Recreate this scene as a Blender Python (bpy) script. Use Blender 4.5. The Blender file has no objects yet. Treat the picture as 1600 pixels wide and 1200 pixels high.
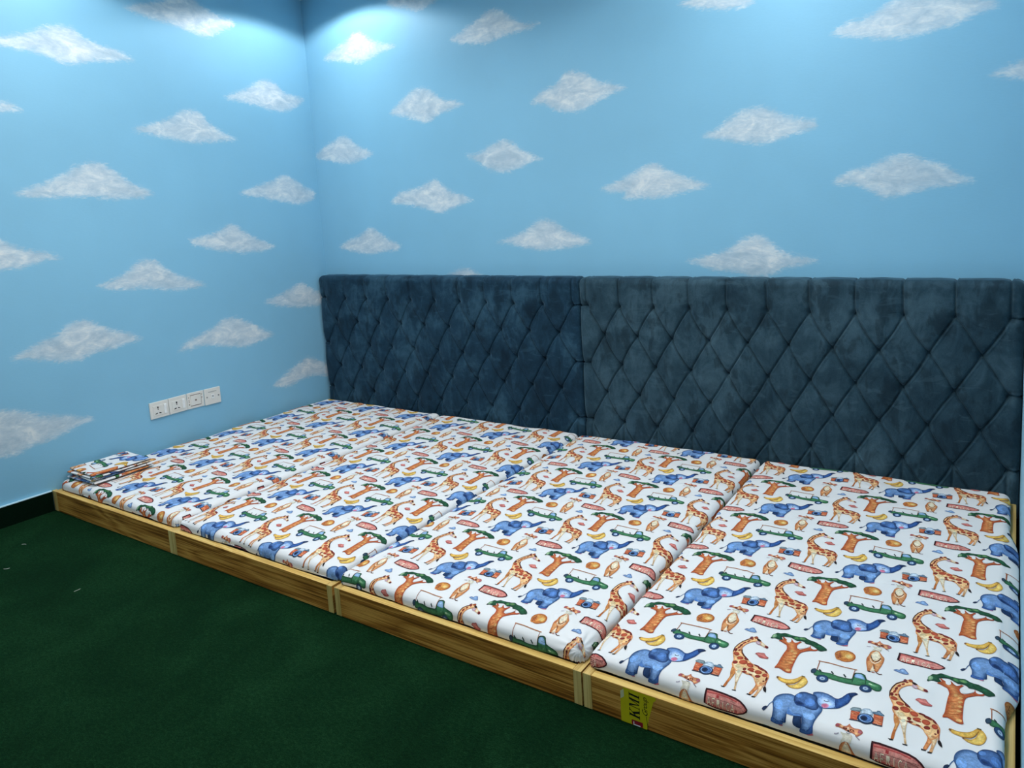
import bpy, bmesh, math, random
import numpy as np
from mathutils import Matrix, Vector
from mathutils.geometry import delaunay_2d_cdt
random.seed(4)
C = bpy.context.scene.collection
PI = math.pi

# ------------------------------------------------------------ camera
cam = bpy.data.cameras.new('camera'); co = bpy.data.objects.new('camera', cam); C.objects.link(co)
co.location = (4.0175, -3.3341, 1.3552)
co.rotation_mode = 'QUATERNION'
co.rotation_quaternion = Matrix(((0.84824, -0.025673, 0.528988), (0.527047, 0.139067, -0.83838), (-0.052041, 0.98995, 0.131493))).to_quaternion()
cam.sensor_fit = 'HORIZONTAL'; cam.sensor_width = 36; cam.lens = 1127.883/1600*36
cam.shift_x = (800-880.784)/1600; cam.shift_y = (474.439-600)/1600
cam.clip_start = 0.02; cam.clip_end = 60
bpy.context.scene.camera = co

# ------------------------------------------------------------ world and exposure
W = bpy.data.worlds.new('world'); bpy.context.scene.world = W; W.use_nodes = True
W.node_tree.nodes['Background'].inputs[0].default_value = (.8, .9, 1, 1)
W.node_tree.nodes['Background'].inputs[1].default_value = .05
vs = bpy.context.scene.view_settings
vs.view_transform = 'Standard'; vs.look = 'None'; vs.exposure = -0.40; vs.gamma = 1; vs.use_curve_mapping = False

# ------------------------------------------------------------ soft fill panels added at the ceiling, out of view
CEIL = 2.79
def fill_light(x, y, sx, sy, power):
    l = bpy.data.lights.new('fill_lamp', 'AREA'); l.shape = 'RECTANGLE'; l.size = sx; l.size_y = sy; l.energy = power
    l.color = (1.0, .985, .965)
    o = bpy.data.objects.new('fill_lamp', l); C.objects.link(o); o.location = (x, y, CEIL-.035)
    return o
FILL_PANELS = [(1.3, -1.75, .6, .6, 24), (3.0, -1.75, .6, .6, 24), (1.3, -3.9, .6, .6, 10), (3.0, -3.9, .6, .6, 10)]
SPOT_W, SPOT_ANGLE, SPOT_BLEND = 44, 151, .22
SPOTS = [(.53, -.42), (3.2, -.42), (.42, -1.62), (3.35, -1.70), (.5, -3.0), (4.85, -3.0)]

# ------------------------------------------------------------ helpers
def lin(c):
    r = []
    for v in c[:3]:
        v = v/255
        r.append(v/12.92 if v <= .04045 else ((v+.055)/1.055)**2.4)
    return (*r, 1)
def tag(o, label=None, cat=None, group=None, kind=None):
    if label: o['label'] = label
    if cat: o['category'] = cat
    if group: o['group'] = group
    if kind: o['kind'] = kind
    return o
def empty(name, loc=(0, 0, 0), rz=0):
    o = bpy.data.objects.new(name, None); C.objects.link(o); o.location = loc; o.rotation_euler = (0, 0, rz)
    o.empty_display_size = .05
    return o
def link(name, me, mats, parent=None, loc=(0, 0, 0), rot=(0, 0, 0)):
    o = bpy.data.objects.new(name, me); C.objects.link(o)
    if not isinstance(mats, (list, tuple)): mats = [mats]
    if not me.materials:
        for m in mats: me.materials.append(m)
    o.parent = parent; o.location = loc; o.rotation_euler = rot
    return o
def mesh(name, V, F, smooth=False):
    me = bpy.data.meshes.new(name); me.from_pydata([tuple(v) for v in V], [], F); me.validate(); me.update()
    if smooth: me.polygons.foreach_set('use_smooth', [True]*len(me.polygons))
    return me
def bm_mesh(name, bm, smooth=False):
    me = bpy.data.meshes.new(name); bm.to_mesh(me); bm.free()
    if smooth: me.polygons.foreach_set('use_smooth', [True]*len(me.polygons))
    return me
def add_box(bm, x0, x1, y0, y1, z0, z1, bevel=0, seg=2):
    r = bmesh.ops.create_cube(bm, size=1)
    vs_ = r['verts']
    for v in vs_: v.co = Vector(((x0+x1)/2+v.co.x*(x1-x0), (y0+y1)/2+v.co.y*(y1-y0), (z0+z1)/2+v.co.z*(z1-z0)))
    if bevel:
        es = list({e for v in vs_ for e in v.link_edges})
        bmesh.ops.bevel(bm, geom=es, offset=bevel, segments=seg, affect='EDGES', profile=.5)
def box_mesh(name, x0, x1, y0, y1, z0, z1, bevel=0, seg=2):
    bm = bmesh.new(); add_box(bm, x0, x1, y0, y1, z0, z1, bevel, seg); return bm_mesh(name, bm)

# ------------------------------------------------------------ materials
def mat(name):
    m = bpy.data.materials.new(name); m.use_nodes = True
    nt = m.node_tree; return m, nt, nt.nodes['Principled BSDF']
def N(nt, t, **k):
    n = nt.nodes.new(t)
    for a, b in k.items():
        if a.startswith('i_'): n.inputs[a[2:].replace('_', ' ')].default_value = b
        else: setattr(n, a, b)
    return n
def ramp(nt, src, stops):
    r = N(nt, 'ShaderNodeValToRGB'); e = r.color_ramp.elements
    while len(e) < len(stops): e.new(.5)
    for q, (p_, c) in zip(e, stops): q.position = p_; q.color = c if len(c) == 4 else (*c, 1)
    nt.links.new(src, r.inputs[0]); return r.outputs[0]
def mapping(nt, scale=(1, 1, 1), rot=(0, 0, 0), coord='Object', loc=(0, 0, 0)):
    t = N(nt, 'ShaderNodeTexCoord'); m = N(nt, 'ShaderNodeMapping')
    m.inputs['Scale'].default_value = scale; m.inputs['Rotation'].default_value = rot; m.inputs['Location'].default_value = loc
    nt.links.new(t.outputs[coord], m.inputs[0]); return m.outputs[0]
def noise(nt, vec, scale, detail=4, rough=.55, dist=0):
    n = N(nt, 'ShaderNodeTexNoise'); n.inputs['Scale'].default_value = scale; n.inputs['Detail'].default_value = detail
    n.inputs['Roughness'].default_value = rough; n.inputs['Distortion'].default_value = dist
    if vec is not None: nt.links.new(vec, n.inputs['Vector'])
    return n.outputs['Fac']
def bump(nt, b, h, strength, dist=.01):
    n = N(nt, 'ShaderNodeBump'); n.inputs['Strength'].default_value = strength; n.inputs['Distance'].default_value = dist
    nt.links.new(h, n.inputs['Height']); nt.links.new(n.outputs[0], b.inputs['Normal'])
def mixc(nt, fac, a, b, blend='MIX'):
    n = N(nt, 'ShaderNodeMix', data_type='RGBA', blend_type=blend)
    for s, i in ((fac, 0), (a, 6), (b, 7)):
        if hasattr(s, 'links') or hasattr(s, 'is_linked'): nt.links.new(s, n.inputs[i])
        else: n.inputs[i].default_value = s
    return n.outputs[2]
def mth(nt, op, a, b=0., c=None, clamp=False):
    n = N(nt, 'ShaderNodeMath', operation=op, use_clamp=clamp)
    for i, s in enumerate((a, b) if c is None else (a, b, c)):
        if hasattr(s, 'is_linked'): nt.links.new(s, n.inputs[i])
        else: n.inputs[i].default_value = s
    return n.outputs[0]
def plain(name, c, rough=.6, metal=0, var=.06, scale=8, spec=.5):
    m, nt, b = mat(name); c = lin(c)
    f = noise(nt, mapping(nt), scale)
    col = ramp(nt, f, [(.3, tuple(x*(1-var) for x in c[:3])), (.7, tuple(min(1, x*(1+var)) for x in c[:3]))])
    nt.links.new(col, b.inputs['Base Color']); b.inputs['Roughness'].default_value = rough; b.inputs['Metallic'].default_value = metal
    b.inputs['Specular IOR Level'].default_value = spec
    return m

def wall_material(name, blue=(134, 189, 216)):
    m, nt, b = mat(name)
    at = N(nt, 'ShaderNodeAttribute', attribute_name='cloud'); sdf = at.outputs['Fac']
    v = mapping(nt, (1, 1, 2.4), (.12, .12, 0))
    st_ = noise(nt, v, 24, 5, .62, 1.2)          # brush strokes
    md = noise(nt, mapping(nt, (1, 1, 2.0), (-.3, .3, 0)), 7, 3, .55, 1.5)
    fine = noise(nt, mapping(nt, (.5, .5, 1.6), (.7, -.7, 0)), 90, 3, .7)
    e = mth(nt, 'ADD', sdf, mth(nt, 'MULTIPLY', mth(nt, 'SUBTRACT', st_, .5), .045))
    e = mth(nt, 'ADD', e, mth(nt, 'MULTIPLY', mth(nt, 'SUBTRACT', fine, .5), .028))
    mr = N(nt, 'ShaderNodeMapRange', interpolation_type='SMOOTHSTEP'); nt.links.new(e, mr.inputs[0])
    mr.inputs[1].default_value = -.014; mr.inputs[2].default_value = .018
    mr2 = N(nt, 'ShaderNodeMapRange'); nt.links.new(e, mr2.inputs[0])
    mr2.inputs[1].default_value = 0; mr2.inputs[2].default_value = .05; mr2.inputs[3].default_value = .66; mr2.inputs[4].default_value = .9
    op = mth(nt, 'MULTIPLY', mr2.outputs[0], mth(nt, 'MULTIPLY_ADD', fine, .3, .85), clamp=True)
    mask = mth(nt, 'MULTIPLY', mr.outputs[0], op)
    pat = mth(nt, 'ADD', mth(nt, 'MULTIPLY', md, .7), mth(nt, 'MULTIPLY', st_, .3))
    cc = ramp(nt, pat, [(.36, lin((176, 194, 206))), (.5, lin((200, 211, 218))), (.64, lin((230, 232, 231)))])
    bl = lin(blue)
    big = noise(nt, mapping(nt), 1.3, 3)
    bb = ramp(nt, big, [(.3, tuple(x*.95 for x in bl[:3])), (.7, tuple(x*1.04 for x in bl[:3]))])
    nt.links.new(mixc(nt, mask, bb, cc), b.inputs['Base Color'])
    b.inputs['Roughness'].default_value = .55; b.inputs['Specular IOR Level'].default_value = .3
    h = mth(nt, 'ADD', mth(nt, 'MULTIPLY', fine, .35), mth(nt, 'MULTIPLY', mth(nt, 'MULTIPLY', st_, mask), .8))
    bump(nt, b, h, .25, .004)
    return m

def carpet_material():
    m, nt, b = mat('green_carpet')
    v = mapping(nt)
    f = noise(nt, v, 260, 3, .8); g = noise(nt, v, 3.5, 4, .65, .5); h = noise(nt, mapping(nt, (1, 1.6, 1), (0, 0, .5)), 70, 4, .75)
    k = mth(nt, 'ADD', mth(nt, 'MULTIPLY', f, .44), mth(nt, 'ADD', mth(nt, 'MULTIPLY', g, .24), mth(nt, 'MULTIPLY', h, .32)))
    col = ramp(nt, k, [(.40, lin((0, 17, 6))), (.5, lin((8, 39, 17))), (.60, lin((28, 64, 36)))])
    nt.links.new(col, b.inputs['Base Color']); b.inputs['Roughness'].default_value = 1; b.inputs['Specular IOR Level'].default_value = .05
    b.inputs['Sheen Weight'].default_value = .12; b.inputs['Sheen Roughness'].default_value = .6; b.inputs['Sheen Tint'].default_value = lin((60, 140, 90))
    bump(nt, b, mth(nt, 'ADD', f, h), .9, .008)
    return m

def wood_material(name, dark, mid, light, axis='x', warm=True):
    m, nt, b = mat(name)
    L_ = {'x': (1, 0, 0), 'y': (0, 1, 0), 'z': (0, 0, 1)}[axis]
    sc = tuple(.9 if q else 34 for q in L_); sf = tuple(2.2 if q else 230 for q in L_)
    fib = noise(nt, mapping(nt, sf), 1, 4, .7, .1)
    band = noise(nt, mapping(nt, sc), 1, 5, .6, .55)
    # cathedral figure: contours of a broad, long noise
    br = noise(nt, mapping(nt, tuple(1.1 if q else 9 for q in L_), loc=(.3, .2, .6)), 1, 2, .4, .3)
    fr = mth(nt, 'FRACT', mth(nt, 'MULTIPLY', br, 9.)); tri_ = mth(nt, 'ABSOLUTE', mth(nt, 'SUBTRACT', fr, .5))
    k = mth(nt, 'ADD', mth(nt, 'MULTIPLY', fib, .66), mth(nt, 'ADD', mth(nt, 'MULTIPLY', band, .22), mth(nt, 'MULTIPLY', tri_, .22)))
    k = mth(nt, 'ADD', k, .02)
    col = ramp(nt, k, [(.40, lin(dark)), (.5, lin(mid)), (.60, lin(light))])
    nt.links.new(col, b.inputs['Base Color']); b.inputs['Roughness'].default_value = .48; b.inputs['Specular IOR Level'].default_value = .35
    bump(nt, b, fib, .12, .002)
    return m

def velvet_material(name, dark, mid, light):
    m, nt, b = mat(name)
    v = mapping(nt)
    a = noise(nt, v, 3.2, 5, .6, .7); c = noise(nt, mapping(nt, (1, 1, .55), (0, .4, 0)), 13, 5, .7, 1.0); f = noise(nt, v, 260, 2, .6)
    k = mth(nt, 'ADD', mth(nt, 'MULTIPLY', a, .55), mth(nt, 'ADD', mth(nt, 'MULTIPLY', c, .35), mth(nt, 'MULTIPLY', f, .10)))
    col = ramp(nt, k, [(.38, lin(dark)), (.5, lin(mid)), (.62, lin(light))])
    # brushed nap marks: small patches where the pile lies the other way
    q = noise(nt, mapping(nt, (1.6, 1, .8), (0, .25, 0)), 9, 3, .6, .5); qr = ramp(nt, q, [(.55, (0, 0, 0)), (.62, (1, 1, 1))])
    q2 = noise(nt, mapping(nt, (.7, 1, 2.2), (0, -.5, 0)), 11, 3, .6, .8); qr2 = ramp(nt, q2, [(.60, (0, 0, 0)), (.66, (1, 1, 1))])
    col = mixc(nt, mth(nt, 'MULTIPLY', qr, .38), col, lin([c_*.62 for c_ in dark])); col = mixc(nt, mth(nt, 'MULTIPLY', qr2, .3), col, lin(light))
    nt.links.new(col, b.inputs['Base Color']); b.inputs['Roughness'].default_value = .75; b.inputs['Specular IOR Level'].default_value = .12
    b.inputs['Sheen Weight'].default_value = .35; b.inputs['Sheen Roughness'].default_value = .38; b.inputs['Sheen Tint'].default_value = lin((150, 190, 210))
    bump(nt, b, f, .08, .001)
    return m

def print_material():
    m, nt, b = mat('printed_cotton')
    at = N(nt, 'ShaderNodeAttribute', attribute_name='print')
    v = mapping(nt)
    w = noise(nt, v, 55, 4, .7, .8); w2 = noise(nt, v, 210, 3, .7)
    k = mth(nt, 'ADD', mth(nt, 'MULTIPLY', w, .6), mth(nt, 'MULTIPLY', w2, .4))
    mr = N(nt, 'ShaderNodeMapRange'); nt.links.new(k, mr.inputs[0])
    mr.inputs[1].default_value = .34; mr.inputs[2].default_value = .66; mr.inputs[3].default_value = .58; mr.inputs[4].default_value = 1.42
    val = N(nt, 'ShaderNodeCombineColor')
    for i in range(3): nt.links.new(mr.outputs[0], val.inputs[i])
    tinted = mixc(nt, at.outputs['Alpha'], at.outputs['Color'], mixc(nt, 1., at.outputs['Color'], val.outputs[0], 'MULTIPLY'))
    nt.links.new(tinted, b.inputs['Base Color'])
    b.inputs['Roughness'].default_value = .8; b.inputs['Specular IOR Level'].default_value = .2
    bump(nt, b, noise(nt, v, 900, 2), .06, .001)
    return m

M = dict(
    wall=wall_material('cloud_painted_wall'), carpet=carpet_material(),
    wood=wood_material('oak_laminate', (114, 68, 18), (176, 116, 42), (218, 160, 76)),
    woody=wood_material('oak_laminate_side', (142, 96, 36), (180, 130, 58), (212, 166, 88), 'y'),
    edge=wood_material('pale_oak_edging', (186, 146, 74), (210, 172, 94), (228, 196, 120)),
    edgey=wood_material('pale_oak_edging_side', (176, 140, 74), (200, 166, 96), (220, 190, 122), 'y'),
    edgez=wood_material('pale_oak_edging_upright', (192, 156, 84), (214, 180, 104), (230, 200, 126), 'z'),
    velvet=velvet_material('blue_velvet', (28, 49, 61), (44, 68, 80), (66, 91, 103)),
    velvet_shaded=velvet_material('blue_velvet_shaded', (14, 38, 54), (27, 55, 73), (50, 82, 100)),  # same velvet, colour darkened for the weaker light on the left board
    cotton=print_material(),
    plastic=plain('cream_plastic', (226, 222, 214), .35, var=.02), plastic_w=plain('white_plastic', (240, 240, 238), .3, var=.02),
    plastic_g=plain('grey_plastic', (176, 176, 172), .45), black=plain('black_slot', (14, 14, 16), .6), rust=plain('brown_gap', (96, 70, 60), .8),
    metal=plain('screw_steel', (150, 150, 150), .35, 1), skirt=plain('dark_green_skirting_carpet', (4, 22, 12), 1, var=.3, scale=140, spec=.05),
    caulk=plain('pale_caulk_line', (196, 226, 236), .6), ceil=plain('white_ceiling_paint', (236, 238, 240), .8, var=.01),
    plasterb=plain('pale_blue_plaster', (150, 196, 216), .7, var=.05), yellow=plain('yellow_sticker_vinyl', (206, 190, 22), .4, var=.06, scale=30),
    ink=plain('black_ink', (16, 14, 18), .5), red=plain('red_ink', (150, 16, 34), .5), foam=plain('grey_foam', (200, 200, 196), .9),
    stickback=plain('torn_sticker_paper', (206, 200, 150), .7), lint=plain('white_lint', (220, 220, 210), .9),
)
def glow(name, c, s):
    m, nt, b = mat(name); b.inputs['Emission Color'].default_value = (*c, 1); b.inputs['Emission Strength'].default_value = s; return m
M['lens'] = glow('lit_diffuser', (1, .985, .965), 6)

# ------------------------------------------------------------ print artwork and cloud outlines (lattice coordinates / wall metres)
PRINT = [
([-0.2814,0.2819,-0.2918,0.2551,-0.2996,0.2221,-0.2956,0.2171,-0.2879,0.2495,-0.2778,0.2756],(70,105,150),(70,105,150),2,0),
([-0.3270,0.1947,-0.3212,0.2108,-0.3064,0.2233,-0.2955,0.2225,-0.3014,0.2030,-0.3149,0.1861],(45,70,105),(35,50,80),5,1),
([-0.1797,0.2262,-0.1739,0.1589,-0.1841,0.1532,-0.1960,0.1547,-0.1977,0.1952,-0.1908,0.2494],(40,75,125),(30,55,95),5,1),
([-0.1362,0.2213,-0.1357,0.1761,-0.1308,0.1626,-0.1119,0.1544,-0.0888,0.1521,-0.0813,0.1700,-0.0971,0.2349,-0.1190,0.2392],(35,65,105),(30,50,88),5,1),
([-0.2817,0.2759,-0.2822,0.3192,-0.2711,0.3562,-0.2467,0.3884,-0.2186,0.4049,-0.1952,0.4073,-0.1741,0.4013,-0.1469,0.4032,-0.0950,0.3798,-0.0299,0.3817,0.0024,0.3531,0.0031,0.3200,-0.0075,0.2685,-0.0156,0.2150,-0.0183,0.1731,-0.0149,0.1471,-0.0322,0.1319,-0.0515,0.1266,-0.0878,0.1301,-0.0876,0.1503,-0.0821,0.1736,-0.0922,0.2211,-0.1223,0.2191,-0.1439,0.2128,-0.1669,0.2124,-0.1782,0.2145,-0.1789,0.1974,-0.1858,0.1604,-0.1939,0.1378,-0.2031,0.1359,-0.2249,0.1303,-0.2488,0.1333,-0.2635,0.1376,-0.2595,0.1690,-0.2616,0.2099,-0.2718,0.2468],(122,158,204),(46,80,126),12,1),
([-0.2186,0.2851,-0.2165,0.2687,-0.2175,0.2527,-0.2216,0.2391,-0.2282,0.2293,-0.2366,0.2246,-0.2458,0.2255,-0.2547,0.2320,-0.2622,0.2432,-0.2674,0.2579,-0.2697,0.2743,-0.2688,0.2905,-0.2647,0.3044,-0.2580,0.3143,-0.2495,0.3191,-0.2402,0.3181,-0.2312,0.3114,-0.2238,0.2999],(140,182,234),(122,168,224),12,1),
([-0.0189,0.2568,-0.0197,0.2456,-0.0245,0.2350,-0.0327,0.2265,-0.0434,0.2209,-0.0552,0.2189,-0.0668,0.2208,-0.0768,0.2264,-0.0840,0.2351,-0.0874,0.2457,-0.0867,0.2570,-0.0819,0.2676,-0.0736,0.2763,-0.0628,0.2820,-0.0509,0.2839,-0.0392,0.2818,-0.0292,0.2761,-0.0222,0.2674],(152,190,236),(130,174,226),10,1),
([-0.1822,0.2797,-0.1668,0.2460,-0.1395,0.2277,-0.1103,0.2341,-0.0938,0.2284,-0.1223,0.2191,-0.1439,0.2128,-0.1672,0.2139,-0.1785,0.2159],(75,118,180),(95,140,200),5,1),
([-0.2635,0.1376,-0.2591,0.1675,-0.2233,0.1559,-0.1977,0.1620,-0.1963,0.1397,-0.2249,0.1303,-0.2488,0.1333],(66,108,168),(48,86,146),5,1),
([-0.0878,0.1301,-0.0873,0.1489,-0.0707,0.1557,-0.0417,0.1600,-0.0210,0.1957,-0.0139,0.1477,-0.0322,0.1319,-0.0515,0.1266],(66,108,168),(44,82,142),5,1),
([-0.0498,0.1275,-0.0325,0.1333,-0.0138,0.1470,-0.0080,0.1352,-0.0241,0.1285,-0.0379,0.1239],(205,110,125),(205,110,125),5,1),
([-0.2172,0.1305,-0.2014,0.1369,-0.1876,0.1389,-0.1919,0.1291,-0.2068,0.1273],(190,120,140),(190,120,140),5,1),
([-0.0849,0.4818,-0.0661,0.5056,-0.0371,0.5172,-0.0059,0.5168,0.0230,0.5064,0.0445,0.4939,0.0629,0.4980,0.0781,0.5196,0.0914,0.5532,0.1057,0.5814,0.1296,0.5982,0.1479,0.6022,0.1610,0.5919,0.1395,0.5607,0.1335,0.5287,0.1257,0.4856,0.1063,0.4449,0.0864,0.4085,0.0605,0.3856,0.0299,0.3676,0.0051,0.3588,-0.0170,0.3550,-0.0418,0.3837,-0.0666,0.4304],(114,150,200),(42,72,118),10,1),
([-0.0422,0.4439,-0.0216,0.4772,0.0100,0.4730,0.0402,0.4551,0.0596,0.4317,0.0584,0.3970,0.0283,0.3760,-0.0006,0.3683,-0.0314,0.3894],(198,216,240),(140,176,224),12,1),
([0.0490,0.4903,0.0632,0.4965,0.0784,0.5180,0.0915,0.5524,0.1058,0.5806,0.1297,0.5974,0.1479,0.6022,0.1610,0.5919,0.1395,0.5607,0.1335,0.5287,0.1257,0.4856,0.1063,0.4449,0.0860,0.4108,0.0710,0.3999,0.0579,0.4307],(62,106,170),(30,62,118),8,1),
([0.1058,0.5806,0.1297,0.5974,0.1479,0.6022,0.1616,0.5931,0.1393,0.5623,0.1281,0.5386,0.1178,0.5547],(38,66,110),(24,44,82),5,1),
([-0.1776,0.3994,-0.1678,0.4269,-0.1533,0.4510,-0.1285,0.4647,-0.1052,0.4661,-0.0816,0.4659,-0.0617,0.4638,-0.0474,0.4410,-0.0447,0.4078,-0.0299,0.3817,-0.0221,0.3521,-0.0252,0.3293,-0.0433,0.3150,-0.0654,0.3111,-0.0891,0.3147,-0.1130,0.3183,-0.1432,0.3143,-0.1612,0.3343,-0.1733,0.3623],(80,116,168),(34,60,102),10,1),
([-0.0501,0.3843,-0.0503,0.3705,-0.0540,0.3578,-0.0607,0.3479,-0.0697,0.3417,-0.0799,0.3401,-0.0901,0.3433,-0.0990,0.3509,-0.1057,0.3620,-0.1092,0.3753,-0.1091,0.3892,-0.1054,0.4020,-0.0986,0.4122,-0.0895,0.4184,-0.0792,0.4199,-0.0689,0.4166,-0.0600,0.4089,-0.0534,0.3976],(104,150,212),(86,132,198),10,1),
([-0.1361,0.4224,-0.1356,0.4149,-0.1372,0.4071,-0.1407,0.4001,-0.1457,0.3946,-0.1515,0.3913,-0.1575,0.3907,-0.1630,0.3928,-0.1673,0.3972,-0.1698,0.4037,-0.1704,0.4112,-0.1688,0.4190,-0.1653,0.4261,-0.1603,0.4316,-0.1544,0.4349,-0.1483,0.4355,-0.1429,0.4334,-0.1386,0.4289],(122,164,220),(88,134,198),8,1),
([-0.1648,0.3453,-0.1432,0.3143,-0.1130,0.3183,-0.0945,0.3219,-0.1126,0.3528,-0.1463,0.3643],(32,56,98),(50,88,150),6,1),
([0.0301,0.3963,0.0300,0.3878,0.0273,0.3795,0.0224,0.3723,0.0159,0.3671,0.0085,0.3645,0.0012,0.3649,-0.0053,0.3681,-0.0100,0.3738,-0.0125,0.3814,-0.0125,0.3899,-0.0098,0.3982,-0.0049,0.4055,0.0016,0.4107,0.0091,0.4133,0.0165,0.4129,0.0229,0.4097,0.0276,0.4039],(214,112,138),(205,150,180),5,1),
([-0.0090,0.4366,0.0004,0.4294,0.0125,0.4298,0.0219,0.4430,0.0198,0.4492,0.0111,0.4367,0.0004,0.4365,-0.0083,0.4434],(30,45,70),(30,45,70),2,0),
([0.3818,-0.4921,0.4195,-0.5483,0.4186,-0.6022,0.4135,-0.6649,0.4131,-0.7250,0.3988,-0.7297,0.3981,-0.6738,0.4011,-0.6010,0.3893,-0.5581],(222,172,104),(190,110,50),4,1),
([0.5747,-0.5856,0.6025,-0.6273,0.5924,-0.6723,0.5810,-0.7217,0.5647,-0.7180,0.5719,-0.6666,0.5766,-0.6281],(222,160,100),(196,110,56),4,1),
([0.4125,-0.5137,0.4558,-0.5195,0.4601,-0.5855,0.4667,-0.6559,0.4808,-0.7235,0.4715,-0.7289,0.4558,-0.6623,0.4323,-0.5866],(238,226,200),(214,176,130),3,1),
([0.5596,-0.5723,0.6218,-0.5581,0.6229,-0.6225,0.6162,-0.6830,0.6111,-0.7317,0.5971,-0.7303,0.6013,-0.6777,0.5971,-0.6304],(238,214,176),(214,160,110),4,1),
([0.3829,-0.7289,0.4100,-0.7254,0.4121,-0.7342,0.3945,-0.7402],(42,38,40),(42,38,40),5,0),
([0.4592,-0.7325,0.4862,-0.7267,0.4863,-0.7358,0.4631,-0.7409],(42,38,40),(42,38,40),5,0),
([0.5564,-0.7215,0.5799,-0.7217,0.5810,-0.7308,0.5560,-0.7336],(42,38,40),(42,38,40),5,0),
([0.5895,-0.7292,0.6124,-0.7268,0.6092,-0.7377,0.5891,-0.7419],(42,38,40),(42,38,40),5,0),
([0.6230,-0.5052,0.6255,-0.5555,0.6298,-0.6075,0.6353,-0.6048,0.6310,-0.5531,0.6285,-0.5030],(176,96,48),(176,96,48),2,0),
([0.6272,-0.6093,0.6354,-0.5973,0.6478,-0.6186,0.6559,-0.6569,0.6428,-0.6499,0.6302,-0.6310],(44,34,36),(44,34,36),5,1),
([0.3823,-0.1117,0.4008,-0.0876,0.4216,-0.0803,0.4395,-0.1014,0.4658,-0.1219,0.4937,-0.1410,0.5228,-0.1547,0.5276,-0.1709,0.5153,-0.1805,0.4888,-0.1699,0.4535,-0.1597,0.4279,-0.1437,0.4067,-0.1620,0.3853,-0.1944,0.3749,-0.2266,0.3728,-0.2624,0.3813,-0.3001,0.3981,-0.3283,0.4272,-0.3570,0.4578,-0.3842,0.4893,-0.4060,0.5178,-0.4070,0.5468,-0.4138,0.5799,-0.4243,0.6063,-0.4490,0.6265,-0.4850,0.6301,-0.5275,0.6232,-0.5719,0.6146,-0.5986,0.5910,-0.6268,0.5657,-0.5909,0.5435,-0.5520,0.5180,-0.5368,0.4862,-0.5364,0.4610,-0.5280,0.4212,-0.5319,0.3934,-0.5091,0.3728,-0.4815,0.3633,-0.4469,0.3626,-0.4148,0.3459,-0.3750,0.3298,-0.3340,0.3224,-0.2784,0.3289,-0.2224,0.3434,-0.1743,0.3643,-0.1383],(240,196,140),(214,124,64),5,1),
([0.3810,-0.4123,0.4204,-0.4698,0.4622,-0.4770,0.5081,-0.4582,0.5349,-0.4813,0.5840,-0.5655,0.6059,-0.5892,0.5843,-0.6019,0.5500,-0.5408,0.5084,-0.5235,0.4605,-0.5245,0.4204,-0.5262,0.3853,-0.4822],(242,222,184),(238,200,150),5,1),
([0.3908,-0.1128,0.3669,-0.1330,0.3433,-0.1725,0.3282,-0.2224,0.3216,-0.2766,0.3273,-0.3305,0.3341,-0.3279,0.3287,-0.2771,0.3348,-0.2282,0.3487,-0.1821,0.3707,-0.1455,0.3935,-0.1264],(84,44,32),(84,44,32),2,0),
([0.3722,-0.2827,0.3862,-0.3181,0.4066,-0.3452,0.4291,-0.3672,0.4518,-0.3882,0.4550,-0.3754,0.4323,-0.3543,0.4102,-0.3327,0.3911,-0.3074,0.3780,-0.2736],(88,44,32),(88,44,32),2,0),
([0.4189,-0.3776,0.4168,-0.3865,0.4108,-0.3939,0.4020,-0.3983,0.3922,-0.3988,0.3833,-0.3953,0.3771,-0.3884,0.3748,-0.3796,0.3769,-0.3706,0.3830,-0.3631,0.3918,-0.3587,0.4017,-0.3583,0.4106,-0.3619,0.4167,-0.3688],(196,92,60),(164,64,42),4,1),
([0.4601,-0.4179,0.4573,-0.4301,0.4494,-0.4401,0.4381,-0.4461,0.4255,-0.4468,0.4141,-0.4421,0.4062,-0.4328,0.4033,-0.4208,0.4060,-0.4085,0.4139,-0.3984,0.4254,-0.3924,0.4381,-0.3917,0.4495,-0.3966,0.4573,-0.4059],(196,92,60),(164,64,42),4,1),
([0.5064,-0.4406,0.5031,-0.4497,0.4958,-0.4557,0.4859,-0.4573,0.4754,-0.4542,0.4663,-0.4471,0.4604,-0.4373,0.4589,-0.4267,0.4622,-0.4174,0.4696,-0.4114,0.4796,-0.4098,0.4902,-0.4130,0.4992,-0.4202,0.5050,-0.4301],(196,92,60),(164,64,42),4,1),
([0.5235,-0.4670,0.5220,-0.4755,0.5166,-0.4840,0.5084,-0.4909,0.4989,-0.4947,0.4901,-0.4947,0.4837,-0.4910,0.4810,-0.4841,0.4824,-0.4756,0.4878,-0.4670,0.4961,-0.4601,0.5056,-0.4563,0.5144,-0.4563,0.5208,-0.4601],(196,92,60),(164,64,42),4,1),
([0.5750,-0.4760,0.5725,-0.4868,0.5661,-0.4957,0.5569,-0.5010,0.5468,-0.5016,0.5377,-0.4974,0.5315,-0.4892,0.5294,-0.4787,0.5319,-0.4678,0.5384,-0.4588,0.5477,-0.4534,0.5579,-0.4529,0.5669,-0.4571,0.5730,-0.4654],(196,92,60),(164,64,42),4,1),
([0.6167,-0.4912,0.6143,-0.5006,0.6090,-0.5077,0.6019,-0.5113,0.5943,-0.5104,0.5878,-0.5054,0.5836,-0.4972,0.5825,-0.4874,0.5849,-0.4779,0.5902,-0.4707,0.5974,-0.4671,0.6050,-0.4680,0.6116,-0.4731,0.6158,-0.4814],(196,92,60),(164,64,42),4,1),
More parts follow.
